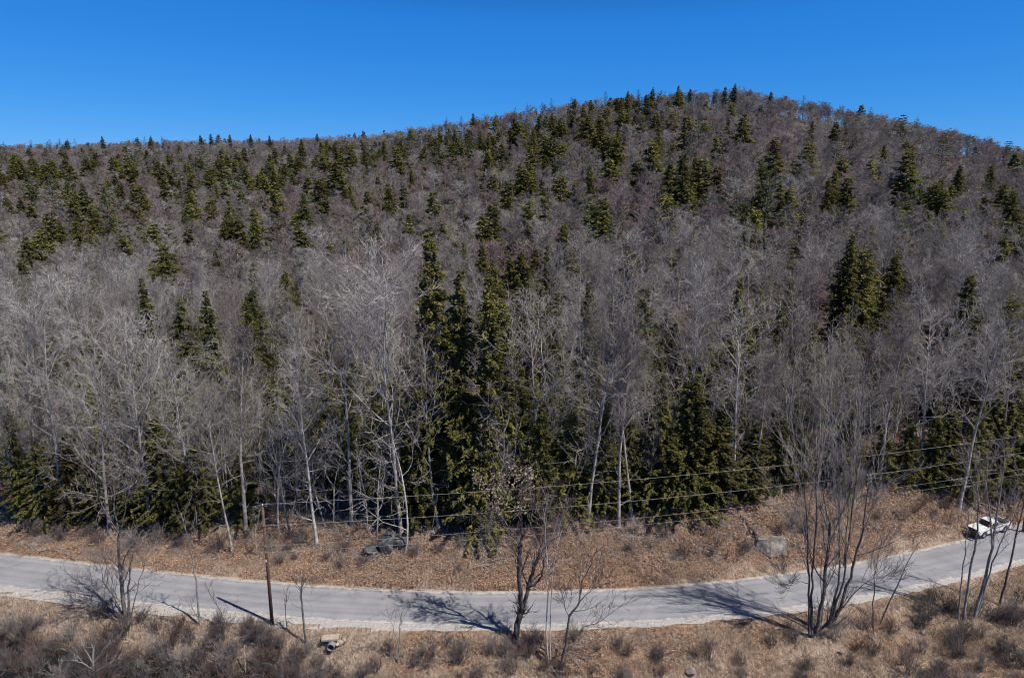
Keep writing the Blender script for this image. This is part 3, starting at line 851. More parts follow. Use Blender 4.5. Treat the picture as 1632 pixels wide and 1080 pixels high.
HC = np.array([(t['o'].location.x, t['o'].location.y) for t in THINGS if t['kind'] in ('hemlock', 'pine') and t['Y'] > 80])
def wedge(x, y):
    d = HC[:, 1] - y
    return bool(((d > -1.5) & (d < np.interp(HC[:, 1], [80, 150, 400], [14, 20, 30])) & (np.abs(x - HC[:, 0] * y / HC[:, 1]) < np.interp(HC[:, 1], [80, 200], [2.3, 3.2]))).any())
# the forest behind them, on a jittered grid
rr = np.random.default_rng(5)
# young growth at the edge: slim poles and low hemlocks that close the view under the crowns
k = 0
for i in range(2200):
    x = rr.uniform(-58, 56); off = rr.uniform(-1.5, 19) if rr.random() < .6 else rr.uniform(-2, 5)
    y = float(road_c(x)) + HW + float(np.interp(x, [-60, -30, 0, 20, 30, 50], [7.5, 7.5, 9.0, 9.5, 11, 11.5])) + off
    if not free(x, y, 1.35): continue
    loc = (x, y, gz(x, y) - .1)
    if rr.random() < .72 and off > 4.5:
        m_ = con_me[int(rr.choice([3, 3, 1, 4]))]
        put_tree('young_hemlock', 'young evergreen', m_, loc, m_[2] * rr.uniform(.6, 1.35) * (1 if m_[2] < 10 else .7), m_[2], 'younghem', 'young')
    else:
        m_ = young_me[int(rr.choice([0, 1, 2, 3, 4, 5, 5, 2]))]
        put_tree('young_tree', 'young tree', m_, loc, rr.uniform(6.5, 14), m_[2], 'young', 'slim')
    k += 1
    if k > 430: break

near_pts = []; far_pts = []
for (y0, y1, st) in ((58, 112, 4.3), (112, 200, 5.0), (200, 320, 6.0), (320, 640, 6.6)):
    for Y in np.arange(y0, y1, st):
        W = Y * .86 + 14
        for X in np.arange(-W, W, st):
            x = X + rr.uniform(-.45, .45) * st; y = Y + rr.uniform(-.45, .45) * st
            near_pts.append((x, y, st))
for px in np.arange(-140, 1790, 3.0):           # a closed crest: trees stand thick along the ridge
    r_ = (px - 816) / FPX
    Yr, _ = ridge(np.array([r_])); Yr = float(Yr[0])
    for q in range(2):
        y = Yr * rr.uniform(.90, 1.035); near_pts.append((r_ * y + rr.uniform(-1, 1), y, 3.0))
NP_ = np.array(near_pts)
sv = road_s(NP_[:, 0], NP_[:, 1]); gzv = ground(NP_[:, 0], NP_[:, 1]); Yrv, _ = ridge(NP_[:, 0] / NP_[:, 1])
edge = np.interp(NP_[:, 0], [-60, -30, 0, 20, 30, 50], [7.5, 7.5, 9.0, 9.5, 11, 11.5]) + 1.8 * fbm(NP_[:, 0] / 7, NP_[:, 1] * 0, 91)
cl_n = fbm(NP_[:, 0] / 15, NP_[:, 1] / 15, 61, 2)
bare_far = []; con_far = []
n_bare = sum(1 for t in THINGS if t['kind'] == 'bare'); n_con = sum(1 for t in THINGS if t['kind'] in ('hemlock', 'pine'))
order = np.argsort(NP_[:, 1])
for i in order:
    x, y, st = NP_[i]
    if sv[i] < HW + edge[i] or y > Yrv[i] + 22: continue
    if not (y < 250 and not free(x, y, 2.6)) or y >= 250:
        r_ = x / y; px = 816 + FPX * r_; u = y / Yrv[i]
        pc = .04 + .44 * float(sstep(-.05, .55, cl_n[i]))
        if y < 100: pc = .42 + .25 * cl_n[i]
        if 560 < px < 1080 and u > .72: pc += .22
        if px < 560 and u > .6: pc += .10
        if px > 1150 and u > .6: pc -= .10
        if u > .94: pc *= .12
        if st == 3.0: pc = .10 if 560 < px < 1080 else .02
        loc = (x, y, gzv[i] - .1)
        s_edge = sv[i] - HW - edge[i]
        if rr.random() < pc:
            v = int(rr.choice([0, 1, 2, 3, 4] if y < 90 else [0, 0, 1, 1, 2, 4])); m_ = con_me[v]
            H = m_[2] * rr.uniform(.72, 1.05) * (.8 if y < 78 else .98) * float(np.interp(u, [.7, .95], [1, .62]))
            if n_con < 298 and y < 135:
                n_con += 1; put_tree('hemlock_tree', 'evergreen tree', m_, loc, H, m_[2], 'hemlock', '')
            else: con_far.append((loc, H))
        else:
            v = int(rr.choice(8, p=[.14, .15, .14, .14, .13, .12, .05, .13])) if y > 80 or rr.random() < .5 else int(rr.choice([8, 9, 10])); m_ = bare_me[v]
            H = m_[2] * rr.uniform(.74, 1.0) * float(np.interp(y, [80, 110, 150, 220, 300], [1, .87, .74, .64, .58])) * float(np.interp(u, [.85, .97], [1, .78]))
            if wedge(x, y): continue
            if n_bare < 292 and y < 130:
                n_bare += 1; put_tree('bare_tree', 'tree', m_, loc, H, m_[2], 'bare', m_[3])
            else: bare_far.append((loc, H, cl_n[i]))
# distant forest: past what one can count, one object for each kind
ft = []
for j, (sd, H, cl, sp, fm, tone) in enumerate([(101, 20, .38, 4.3, 'oval', 'silvery'), (102, 20, .38, 4.6, 'vase', 'grey'), (103, 20, .38, 4.0, 'oval', 'purplish'), (104, 20, .4, 3.8, 'narrow', 'grey'),
                                               (105, 20, .35, 4.4, 'vase', 'purplish'), (106, 20, .38, 4.2, 'oval', 'reddish'), (107, 20, .38, 4.2, 'narrow', 'silvery')]):
    TK, CR = forest_tree(sd, H, cl, sp, fm, False)
    ft.append(merged(TK, CR, 'distant_tree', list(TONES[tone])))
if bare_far:
    n = len(bare_far); P = np.array([b[0] for b in bare_far]); Hs = np.array([b[1] for b in bare_far]); cn = np.array([b[2] for b in bare_far])
    red = fbm(P[:, 0] / 30, P[:, 1] / 30, 77, 2)
    idx = np.array([int(rr.choice(7, p=[.16, .22, .20, .18, .16, .03, .05])) if red[q] < .3 else int(rr.choice([2, 4, 5])) for q in range(n)])
    sc = Hs / 20; wd = np.interp(P[:, 1] / ridge(P[:, 0] / P[:, 1])[0], [.8, .92], [1, 1.55])
    tgo = scatter('distant_bare_forest', P, np.stack([rr.normal(0, .03, n), rr.normal(0, .03, n), rr.uniform(0, 6.28, n)], 1), np.stack([sc * wd * rr.uniform(1.05, 1.4, n), sc * wd * rr.uniform(1.05, 1.4, n), sc], 1), idx, ft)
    tag(tgo, 'bare grey and purplish forest covering the whole distant hillside', 'forest')
fc = []
for sd, H, Rr, ba, kd, mt in [(121, 16, 4.0, .04, 'hemlock', HEM), (122, 16, 3.5, .05, 'hemlock', HEM), (123, 16, 3.6, .04, 'hemlock', CEDAR), (124, 18, 3.9, .25, 'pine', PINE)]:
    TK, CR = conifer(sd, H, Rr, ba, kd, False); fc.append(merged(TK, CR, 'distant_evergreen', [DARK_BARK, mt]))
if con_far:
    n = len(con_far); P = np.array([b[0] for b in con_far]); Hs = np.array([b[1] for b in con_far])
    sc = Hs / 16; wd = np.interp(P[:, 1] / ridge(P[:, 0] / P[:, 1])[0], [.2, .92], [1.2, 1.6])
    tgo = scatter('distant_evergreen_forest', P, np.stack([np.zeros(n), np.zeros(n), rr.uniform(0, 6.28, n)], 1), np.stack([sc * wd, sc * wd, sc], 1), rr.choice(4, n, p=[.42, .3, .13, .15]), fc)
    tag(tgo, 'dark green evergreens dotted through the distant bare forest', 'forest')
print('COUNT bare', n_bare, 'con', n_con, 'far', len(bare_far), len(con_far))

# ------------------------------------------------------------------ labels for the many forest trees
def zone(px):
    for lim, nm in ((120, 'over the far end of the road'), (270, 'behind the shrubby roadside tree'), (360, 'behind the thin forked sapling'), (480, 'behind the utility pole'), (590, 'past the utility pole'),
                    (690, 'above the dark stream rocks'), (790, 'above the forked shadow on the road'), (900, 'behind the forked roadside tree'), (1020, 'behind the thickest pale trunk'), (1160, 'above the empty road bend'),
                    (1260, 'above the grey boulder'), (1420, 'behind the many stemmed clump'), (1520, 'above the leaning thin tree'), (99999, 'above the white pickup')):
        if px < lim: return nm
def band(t):
    if t['tone'] == 'skyline': return 'on the skyline'
    Y = t['Y']
    return 'at the forest edge' if Y < 73 else 'in the front rows' if Y < 84 else 'in the mid forest' if Y < 105 else 'on the lower slope' if Y < 170 else 'halfway uphill' if Y < 280 else 'high on the hill'
def look(t):
    if t['kind'] == 'bare': return ('tall ' if t['H'] > 19.5 else '') + t['tone'] + ' bare tree'
    if t['kind'] == 'young': return 'slim young bare tree'
    if t['kind'] == 'younghem': return ('low' if t['H'] < 6.5 else 'bushy') + ' young hemlock'
    if t['kind'] == 'pine': return 'ragged tiered pine'
    return ('low green hemlock' if t['H'] < 8 else 'tall dark hemlock' if t['H'] > 14 else 'dark hemlock')
buckets = {}
for t in THINGS:
    t['o']['group'] = {'bare': 'bare trees of the forest', 'young': 'slim young trees of the forest edge', 'hemlock': 'hemlocks of the forest', 'pine': 'pines on the hill', 'younghem': 'young hemlocks under the forest edge'}[t['kind']]
    if not t['hero']: buckets.setdefault((look(t), band(t), zone(t['px'])), []).append(t)
ORD = ['leftmost', 'second', 'third', 'fourth', 'fifth', 'sixth', 'seventh', 'eighth', 'ninth', 'tenth', 'eleventh', 'twelfth', 'thirteenth', 'fourteenth', 'fifteenth', 'sixteenth', 'seventeenth', 'eighteenth', 'nineteenth', 'twentieth'] + ['twenty-' + q for q in ('first', 'second', 'third', 'fourth', 'fifth', 'sixth', 'seventh', 'eighth', 'ninth')]
for (a, b_, c_), L in buckets.items():
    L.sort(key=lambda t: t['px'])
    for k, t in enumerate(L):
        lab = f'{a} {b_} {c_}'
        if len(L) > 1: lab = (f'leftmost {lab}' if k == 0 else f'rightmost {lab}' if k == len(L) - 1 else f'{ORD[min(k, 28)]}-from-left {lab}')
        t['o']['label'] = ' '.join(lab.split()[:16])

# ------------------------------------------------------------------ roadside trees in front, stem by stem
def own_tree(name, cat, label, stems, base_px, spec, twig, mats, seed, jit=.25, depth=None, leaves=None, group=None, caps=7):
    """stems: list of (pixel polyline, base radius, tip radius) seen on an upright plane through the base, each bent a little in depth"""
    rng = np.random.default_rng(seed)
    g = on_ground(*base_px)
    TK, CR = MB(), MB(); par = []
    for pl, ra, rb in stems:
        lean = rng.uniform(-1, 1) * jit
        pts = []
        for k, (px, py) in enumerate(pl):
            p = np.array(at_y(px, py, g.y + lean * k * .5))
            pts.append(p - np.array(g))
        pts = np.array(pts)
        # refine
        t0 = np.arange(len(pts)); t1 = np.linspace(0, len(pts) - 1, (len(pts) - 1) * 3 + 1)
        Q = np.stack([np.interp(t1, t0, pts[:, c]) for c in range(3)], 1)
        Q[1:-1] += rng.normal(size=Q[1:-1].shape) * .035
        rad = np.linspace(ra, rb, len(Q))
        TK.tube(Q, rad, caps); par.append((Q, ra, rb))
    tips = ramify(rng, TK, CR, par, spec, twig)
    root = empty(name, g)
    link('trunk', TK.mesh('roadside_trunk', [mats[0]]), root)
    link('crown', CR.mesh('roadside_crown', [mats[1]]), root)
    if leaves:
        LB = MB(); sel = []
        for P, _, _ in tips:
            w_ = P + np.array(g)
            c = w_[-1]
            px, py = px_of(*c)
            if leaves['box'][0] < px < leaves['box'][2] and leaves['box'][1] < py < leaves['box'][3]:
                for _ in range(leaves['n']): sel.append(P[rng.integers(1, len(P))] + rng.normal(size=3) * .22)
        if sel:
            c = np.array(sel); n = len(c)
            a = rng.normal(size=(n, 3)); a /= np.linalg.norm(a, axis=1)[:, None]
            b = np.cross(a, rng.normal(size=(n, 3))); b /= np.linalg.norm(b, axis=1)[:, None]
            LB.quads(c, a * rng.uniform(.07, .14, n)[:, None], b * rng.uniform(.045, .08, n)[:, None])
            link('leaves', LB.mesh('dry_leaves', [leaves['mat']], False), root)
    tag(root, label, cat, group)
    SPOTS.append((g.x, g.y))
    return root

FINE = [dict(n=7, a=.35, ang=(.35, .9), L=lambda t, Lp: min(2.6, .5 + Lp * .32 * (1.2 - .6 * t)), pts=6, wob=.16, up=.12, rf=.42, k=4, to=0, phyl=1, rmin=.018),
        dict(n=5, a=.2, ang=(.35, .9), L=lambda t, Lp: .25 + Lp * .5, pts=4, wob=.18, up=.10, rf=.6, k=3, to=1, rmin=.011)]
TW = dict(n=9, L=(.3, .85), w=(.016, .028), spread=.5, up=.15)
own_tree('forked_tree', 'tree', 'dark crooked tree forking low, with pale leaves in its top, at the near road edge',
         [([(820, 1024), (824, 995), (832, 969)], .27, .22), ([(832, 969), (828, 929), (827, 897), (830, 869)], .19, .15),
          ([(830, 869), (816, 851), (802, 828), (783, 802), (767, 770)], .10, .03), ([(830, 869), (832, 841), (830, 805), (827, 763)], .09, .025), ([(831, 860), (845, 835), (850, 805), (848, 775)], .07, .02),
          ([(832, 969), (839, 950), (844, 929), (851, 904), (860, 883)], .18, .11), ([(860, 883), (876, 862), (897, 851), (918, 816)], .08, .02), ([(860, 883), (868, 850), (872, 815), (885, 785)], .08, .02),
          ([(844, 934), (855, 928), (864, 918), (867, 893), (874, 870)], .11, .04), ([(827, 880), (812, 872), (798, 868)], .05, .015), ([(822, 845), (800, 838), (780, 842)], .05, .012), ([(802, 828), (790, 832), (779, 840)], .04, .012)],
         (820, 1022), [dict(FINE[0], n=6, a=.3, wob=.24), dict(FINE[1], n=5)], dict(TW, n=7), (DARK_BARK, DARK_TWIG), 201, .5, leaves=dict(box=(740, 705, 852, 815), n=12, mat=TAN_LEAF))
own_tree('slender_tree', 'tree', 'slender dark tree leaning right beside the forked roadside tree',
         [([(892, 1072), (902, 1027), (908, 981), (922, 960), (929, 925), (943, 897), (952, 870)], .11, .02), ([(904, 1023), (915, 1013), (932, 999), (957, 990), (995, 960)], .06, .012), ([(908, 985), (900, 965), (896, 940)], .04, .01),
          ([(922, 960), (940, 942), (965, 915)], .045, .01)],
         (892, 1072), FINE, dict(TW, n=5), (DARK_BARK, DARK_TWIG), 202, .4)
own_tree('young_birch', 'young tree', 'thin pale birch stems close beside the slender leaning tree',
         [([(874, 1060), (871, 1006), (872, 946), (872, 893), (869, 848), (866, 810)], .07, .012), ([(876, 1058), (877, 1002), (880, 925), (887, 869), (893, 830)], .055, .01)],
         (874, 1062), FINE, dict(TW, n=6), (PALE_BARK, TONES['reddish'][1]), 203, .4)
CL = [([(1290, 1010), (1289, 960), (1289, 919), (1286, 845), (1284, 790), (1278, 740)], 0.101, 0.025), ([(1294, 1012), (1294, 950), (1295, 901), (1301, 827), (1299, 771), (1302, 730)], 0.109, 0.025),
      ([(1300, 1008), (1306, 985), (1312, 945), (1318, 890), (1323, 834)], 0.148, 0.111), ([(1323, 834), (1344, 815), (1356, 780), (1362, 740)], 0.062, 0.017), ([(1323, 834), (1314, 808), (1311, 770), (1306, 730)], 0.055, 0.017),
      ([(1318, 1000), (1325, 978), (1336, 930), (1338, 882), (1338, 808), (1336, 752), (1338, 705)], 0.109, 0.021), ([(1320, 1000), (1328, 978), (1344, 927), (1351, 867), (1362, 782), (1366, 715), (1368, 690)], 0.109, 0.019),
      ([(1322, 998), (1340, 967), (1355, 919), (1366, 878), (1375, 845), (1381, 793), (1388, 745)], 0.140, 0.025), ([(1330, 985), (1358, 949), (1377, 930), (1395, 919), (1410, 918)], 0.055, 0.010),
      ([(1345, 900), (1350, 850), (1352, 790), (1350, 740)], 0.055, 0.017), ([(1278, 1030), (1300, 1012), (1325, 985), (1336, 972)], 0.101, 0.102), ([(1290, 930), (1270, 925), (1248, 932)], 0.031, 0.009)]
own_tree('clump_tree', 'tree', 'many stemmed dark tree clump with a wide twiggy fan crown beside the near road edge', CL, (1298, 1018),
         [dict(n=9, a=.36, ang=(.4, 1.05), L=lambda t, Lp: min(4.4, .6 + Lp * .34 * (1.25 - .45 * t)), pts=6, wob=.12, up=.17, rf=.42, k=4, to=0, phyl=1, rmin=.016), dict(n=5, a=.15, ang=(.25, .6), L=lambda t, Lp: .3 + Lp * .5, pts=4, wob=.12, up=.16, rf=.6, k=3, to=1, rmin=.014)],
         dict(n=10, L=(.4, 1.1), w=(.016, .03), spread=.36, up=.28), (DARK_BARK, TONES['silvery'][1]), 204, .5)
own_tree('thin_clump_tree', 'tree', 'group of tall thin grey stems in front of the white pickup',
         [([(1527, 986), (1533, 913), (1540, 867), (1545, 820)], .07, .02), ([(1535, 990), (1547, 907), (1555, 860), (1560, 807), (1557, 763), (1562, 720)], .11, .02), ([(1553, 982), (1570, 920), (1582, 873), (1590, 813), (1597, 763), (1600, 715)], .14, .02),
          ([(1556, 980), (1577, 913), (1593, 867), (1610, 835), (1622, 815)], .08, .015), ([(1582, 873), (1578, 820), (1572, 770), (1576, 725)], .08, .015), ([(1560, 800), (1548, 770), (1540, 735)], .05, .012)],
         (1545, 988), FINE, dict(TW, n=6), (TONES['grey'][0], TONES['purplish'][1]), 205, .4)
own_tree('thin_tree', 'tree', 'single thin dark tree at the road verge beyond the group of thin stems', [([(1593, 965), (1607, 913), (1620, 853), (1630, 813), (1636, 770), (1640, 730)], .10, .02)], (1593, 965), FINE, dict(TW, n=6), (DARK_BARK, TONES['purplish'][1]), 206, .3)
own_tree('leaning_sapling', 'young tree', 'thin bare sapling leaning over the road to the right of the many stemmed clump', [([(1402, 996), (1430, 933), (1450, 887), (1470, 857)], .07, .012)], (1402, 996), [dict(FINE[0], n=5, L=lambda t, Lp: .9)], dict(TW, n=5), (DARK_BARK, DARK_TWIG), 207, .3)
own_tree('upright_sapling', 'young tree', 'upright thin sapling beside the leaning sapling', [([(1392, 1010), (1392, 960), (1393, 919), (1399, 890), (1405, 860)], .06, .012)], (1392, 1010), [dict(FINE[0], n=6, L=lambda t, Lp: 1.0)], dict(TW, n=5), (DARK_BARK, DARK_TWIG), 208, .3)
own_tree('shrubby_tree', 'tree', 'dark tree with several close stems and a brushy base beside the near road edge',
         [([(202, 993), (196, 950), (193, 916)], .17, .13), ([(193, 912), (188, 880), (190, 850), (183, 815), (182, 780), (176, 740), (174, 700)], .11, .02), ([(190, 850), (165, 810), (150, 770), (140, 740)], .07, .012), ([(184, 820), (205, 790), (222, 755)], .06, .012), ([(193, 912), (200, 885), (212, 868)], .06, .015), ([(193, 912), (180, 893), (160, 886)], .05, .012), ([(204, 990), (204, 936), (208, 900), (214, 880)], .10, .02),
          ([(200, 990), (185, 955), (165, 925), (158, 895)], .06, .012), ([(198, 992), (170, 960), (145, 935), (125, 930)], .06, .012), ([(197, 992), (165, 975), (138, 962), (115, 955)], .05, .012), ([(206, 988), (216, 950), (225, 915), (232, 890)], .05, .012), ([(190, 850), (200, 815), (205, 775), (200, 735)], .05, .012)],
         (200, 992), [dict(FINE[0], n=7), dict(FINE[1], n=5)], dict(TW, n=7), (DARK_BARK, TONES['purplish'][1]), 209, .7)
own_tree('forked_sapling', 'young tree', 'thin sapling with a small forked top beside the shrubby roadside tree', [([(319, 998), (312, 924), (306, 891), (303, 861)], .08, .03), ([(303, 861), (294, 841), (288, 815)], .03, .01), ([(303, 861), (308, 847), (316, 825)], .03, .01), ([(318, 990), (308, 970), (300, 958)], .04, .01)],
         (319, 998), [dict(FINE[0], n=6, L=lambda t, Lp: 1.2)], dict(TW, n=6), (TONES['grey'][0], DARK_TWIG), 210, .3)
own_tree('gnarled_sapling', 'young tree', 'small gnarled sapling with a stubby top just past the foot of the utility pole', [([(488, 1026), (482, 973), (480, 941), (482, 920)], .09, .04), ([(480, 941), (472, 928), (466, 915)], .03, .01), ([(481, 935), (490, 922), (500, 925)], .03, .01)],
         (488, 1026), [dict(FINE[0], n=8, L=lambda t, Lp: .9, wob=.25)], dict(TW, n=4), (DARK_BARK, DARK_TWIG), 211, .3)
own_tree('twiggy_sapling', 'young tree', 'thin grey twiggy sapling alone on the dry grass below the road', [([(635, 1058), (637, 1006), (640, 975)], .05, .012), ([(636, 1030), (625, 995), (618, 975)], .03, .01)], (635, 1058), [dict(FINE[0], n=7, L=lambda t, Lp: 1.1)], dict(TW, n=6), (TONES['grey'][0], TONES['grey'][1]), 212, .3)
own_tree('grey_shrub_tree', 'young tree', 'pale grey small tree rising from the dark wet brush', [([(152, 1096), (147, 1031), (144, 1010)], .08, .02), ([(150, 1060), (135, 1035), (126, 1015)], .05, .012), ([(149, 1055), (165, 1035), (178, 1022)], .05, .012), ([(150, 1066), (130, 1055), (114, 1050)], .04, .01), ([(150, 1070), (168, 1060), (182, 1052)], .04, .01)],
         (152, 1096), [dict(FINE[0], n=6, L=lambda t, Lp: 1.0)], dict(TW, n=6), (TONES['grey'][0], TONES['grey'][1]), 213, .4)
own_tree('verge_sapling', 'young tree', 'thin bare sapling between the utility pole and the gnarled sapling', [([(457, 1008), (455, 970), (458, 935)], .04, .01)], (457, 1008), [dict(FINE[0], n=6, L=lambda t, Lp: .8)], dict(TW, n=5), (DARK_BARK, DARK_TWIG), 214, .3)
own_tree('curved_sapling', 'young tree', 'thin curved sapling on the verge left of the utility pole', [([(366, 1006), (350, 970), (337, 950), (330, 935)], .04, .01)], (366, 1006), [dict(FINE[0], n=6, L=lambda t, Lp: .8)], dict(TW, n=5), (DARK_BARK, DARK_TWIG), 215, .3)

# ------------------------------------------------------------------ brush: shrubs of many thin stems
def shrub(seed, H, R, mats, n=16, leafy=None):
    rng = np.random.default_rng(seed); ST_, CR = MB(), MB(); par = []
    for k in range(n):
        az = rng.uniform(0, 6.28); q = rng.uniform(.1, 1)
        d = np.array([math.cos(az) * q * R / H, math.sin(az) * q * R / H, 1.0])
        P = branch(rng, (rng.normal() * .15, rng.normal() * .15, -.1), d, H * rng.uniform(.6, 1.05), 6, .09, .03)
        ST_.tube(P, np.linspace(.022, .006, 6), 4); par.append((P, .022, .006))
    ramify(rng, ST_, CR, par, [dict(n=5, a=.25, ang=(.3, .8), L=lambda t, Lp: Lp * .42, pts=4, wob=.15, up=.06, rf=.6, k=3, to=1, rmin=.008)], dict(n=7, L=(.18, .55), w=(.010, .02), spread=.5, up=.15))
    return ST_.mesh('shrub_stems', [mats[0]]), CR.mesh('shrub_twigs', [mats[1]])
sh_me = [shrub(301, 2.0, 1.3, (TONES['grey'][0], TONES['grey'][1])), shrub(302, 1.7, 1.5, (TONES['reddish'][0], RUSTY_TWIG)), shrub(303, 2.4, 1.4, (DARK_BARK, DARK_TWIG)), shrub(304, 1.5, 1.2, (DARK_BARK, DARK_TWIG))]
tone_s = ['grey', 'rusty', 'tall dark', 'low dark']
brush = []
def put_shrub(px, py, v, s, label=None):
    if abs(px - 528) < 32 and 1005 < py < 1062: return
    if 432 < px < 500 and 985 < py < 1034 and v != 0: return
    g = on_ground(px, py)
    root = empty('brush_shrub', g, R0.uniform(0, 6.28), s)
    link('stems', sh_me[v][0], root); link('twigs', sh_me[v][1], root)
    root['category'] = 'shrub'; root['group'] = 'leafless shrubs beside the road'
    brush.append((root, px, py, tone_s[v], s))
for q in range(122):
    px = rr.uniform(-12, 515); py = rr.uniform(1010, 1108)
    put_shrub(px, py, int(rr.choice(4, p=[.14, .26, .25, .35])), rr.uniform(.7, 1.15))
for px, py, v, s in [(20, 1012, 0, 1.0), (60, 1000, 3, .8), (160, 985, 3, 1.0), (225, 990, 3, .9), (250, 1010, 2, .8), (350, 1000, 2, .7), (395, 1005, 3, .8), (445, 1010, 3, .8), (470, 1030, 2, .8), (300, 1020, 1, .8), (420, 1040, 2, .9),
                     (600, 1070, 3, .8), (660, 1065, 3, .7), (690, 1050, 2, .7), (735, 1060, 2, .9), (760, 1080, 3, .9), (780, 1040, 0, .8), (805, 1045, 2, .9), (840, 1050, 1, .9), (850, 1030, 2, .8), (870, 1070, 1, .8),
                     (815, 1075, 3, 1.0), (1230, 1030, 3, .8), (1265, 1015, 3, .8), (1330, 1020, 0, .9), (1380, 1005, 2, .8), (1420, 1010, 1, .8), (1460, 1000, 3, .8), (1490, 960, 3, 1.0), (1510, 975, 3, 1.0), (1480, 985, 2, .9),
                     (1580, 990, 3, .9), (1610, 985, 0, .9), (1625, 960, 3, .8), (1560, 1020, 3, .8), (1600, 1040, 3, 1.0), (1625, 1060, 3, 1.1), (1520, 1050, 2, .8), (1180, 1060, 3, .7), (1000, 1085, 0, .6), (1440, 1060, 2, .7), (1490, 1075, 3, .9)]:
    put_shrub(px, py, v, s)
for q in range(24):
    px = rr.uniform(1440, 1635); put_shrub(px, rr.uniform(975, 1100), int(rr.choice([2, 3, 3, 0])), rr.uniform(.6, 1.1))
for q in range(44):
    put_shrub(rr.uniform(520, 1640), float(np.interp(rr.uniform(), [0, 1], [1025, 1095])), int(rr.choice([1, 2, 3, 3])), rr.uniform(.45, .85))
for q in range(42):
    px = rr.uniform(0, 1560); yb = np.interp(px, [0, 425, 816, 1200, 1560], [872, 915, 930, 905, 845]); put_shrub(px, yb - rr.uniform(12, 62), int(rr.choice([1, 2, 3, 3])), rr.uniform(.4, .8))
for px, py, v, s in [(60, 855, 2, .9), (100, 862, 2, .8), (160, 868, 3, 1.0), (215, 872, 2, .9), (250, 866, 0, 1.0), (285, 872, 3, .8), (350, 880, 3, .8), (430, 882, 0, .8), (460, 878, 3, .8), (480, 870, 0, .9), (550, 880, 2, .8), (580, 900, 3, .7), (665, 885, 0, .8), (700, 880, 3, .7), (740, 875, 0, .8), (830, 860, 1, .8),
                     (870, 865, 1, 1.0), (890, 850, 2, 1.0), (960, 850, 2, .8), (1000, 880, 3, .7), (1090, 890, 3, .9), (1060, 860, 2, .8), (1010, 850, 0, .8), (1140, 840, 3, .7), (1180, 880, 3, .7), (1280, 850, 2, .7), (1330, 800, 0, .8), (1390, 800, 2, .9), (1440, 830, 2, .7), (1500, 800, 3, .8), (1545, 800, 0, .9), (1590, 800, 3, 1.0), (905, 820, 2, .9), (1575, 775, 2, 1.2)]:
    put_shrub(px, py, v, s)
bk = {}
for (o, px, py, tn, s) in brush:
    where = ('in the dark wet hollow' if px < 520 and py > 1018 else 'on the near verge' if py > 940 else 'on the far bank')
    a = tn + ' leafless shrub'; zz = zone(px).replace('behind', 'near').replace('above', 'near').replace('over', 'near')
    bk.setdefault(f'{a} {where} {zz}', []).append((px, o))
for lab, L in bk.items():
    L.sort(key=lambda t: t[0])
    for k, (_, o) in enumerate(L):
        o['label'] = lab if len(L) == 1 else f'leftmost {lab}' if k == 0 else f'rightmost {lab}' if k == len(L) - 1 else f'{ORD[min(k, 28)]}-from-left {lab}'
        o['label'] = ' '.join(o['label'].split()[:16])

# ------------------------------------------------------------------ ground cover: grass tufts, leaf litter, sticks
def tuft(seed, mat, n=34, H=(.18, .5), R=.22, w=(.012, .026), lean=.45):
    rng = np.random.default_rng(seed); mb = MB()
    b = np.stack([rng.normal(0, R, n), rng.normal(0, R, n), np.full(n, -.03)], 1)
    d = np.stack([rng.normal(0, lean, n), rng.normal(0, lean, n), np.ones(n)], 1); d /= np.linalg.norm(d, axis=1)[:, None]
    mb.strips(b, d, rng.uniform(*H, n), rng.uniform(*w, n), rng, 0, .5, -.25)
    return mb.mesh('tuft', [mat])
def leafpatch(seed, n=170, R=.75):
    rng = np.random.default_rng(seed); mb = MB()
    c = np.stack([rng.normal(0, R * .55, n), rng.normal(0, R * .55, n), rng.uniform(.02, .16, n)], 1)
    a = rng.normal(size=(n, 3)); a[:, 2] *= .55; a /= np.linalg.norm(a, axis=1)[:, None]
    b = np.cross(a, rng.normal(size=(n, 3)) * .5 + np.array([0, 0, 1.])); b /= np.linalg.norm(b, axis=1)[:, None]
    L = rng.uniform(.03, .075, n)[:, None]
    mb.quads(c, a * L, b * L * .6); return mb.mesh('leaf_patch', [FALLEN], False)
def stickpatch(seed, n=26):
    rng = np.random.default_rng(seed); mb = MB()
    b = np.stack([rng.normal(0, .6, n), rng.normal(0, .6, n), rng.uniform(0, .25, n)], 1)
    d = rng.normal(size=(n, 3)); d[:, 2] = np.abs(d[:, 2]) * .7; d /= np.linalg.norm(d, axis=1)[:, None]
    mb.strips(b, d, rng.uniform(.4, 1.3, n), rng.uniform(.015, .035, n), rng, 0, .4, 0); return mb.mesh('stick_patch', [TONES['grey'][0]])
tf = [tuft(401, STRAW), tuft(402, STRAW, 40, (.25, .65)), tuft(403, STRAW2, 30, (.15, .45), .25), leafpatch(404), leafpatch(405, 130, .6), stickpatch(406), stickpatch(407, 18)]
gp = []; gi_ = []
N = 30000
X = rr.uniform(-60, 62, N); off = rr.uniform(-17, 24, N)
Yq = road_c(X) + off
ok = (np.abs(Yq) < .1) | (off < -HW - 1.15) | (off > HW + .45)
X, Yq, off = X[ok], Yq[ok], off[ok]
ok = np.abs(X) < Yq * .80 + 3
X, Yq, off = X[ok], Yq[ok], off[ok]
Zq = ground(X, Yq)
n6 = fbm(X / 6, Yq / 6, 21); n2 = fbm(X / 2.5, Yq / 2.5, 23)
keep = []; ids = []
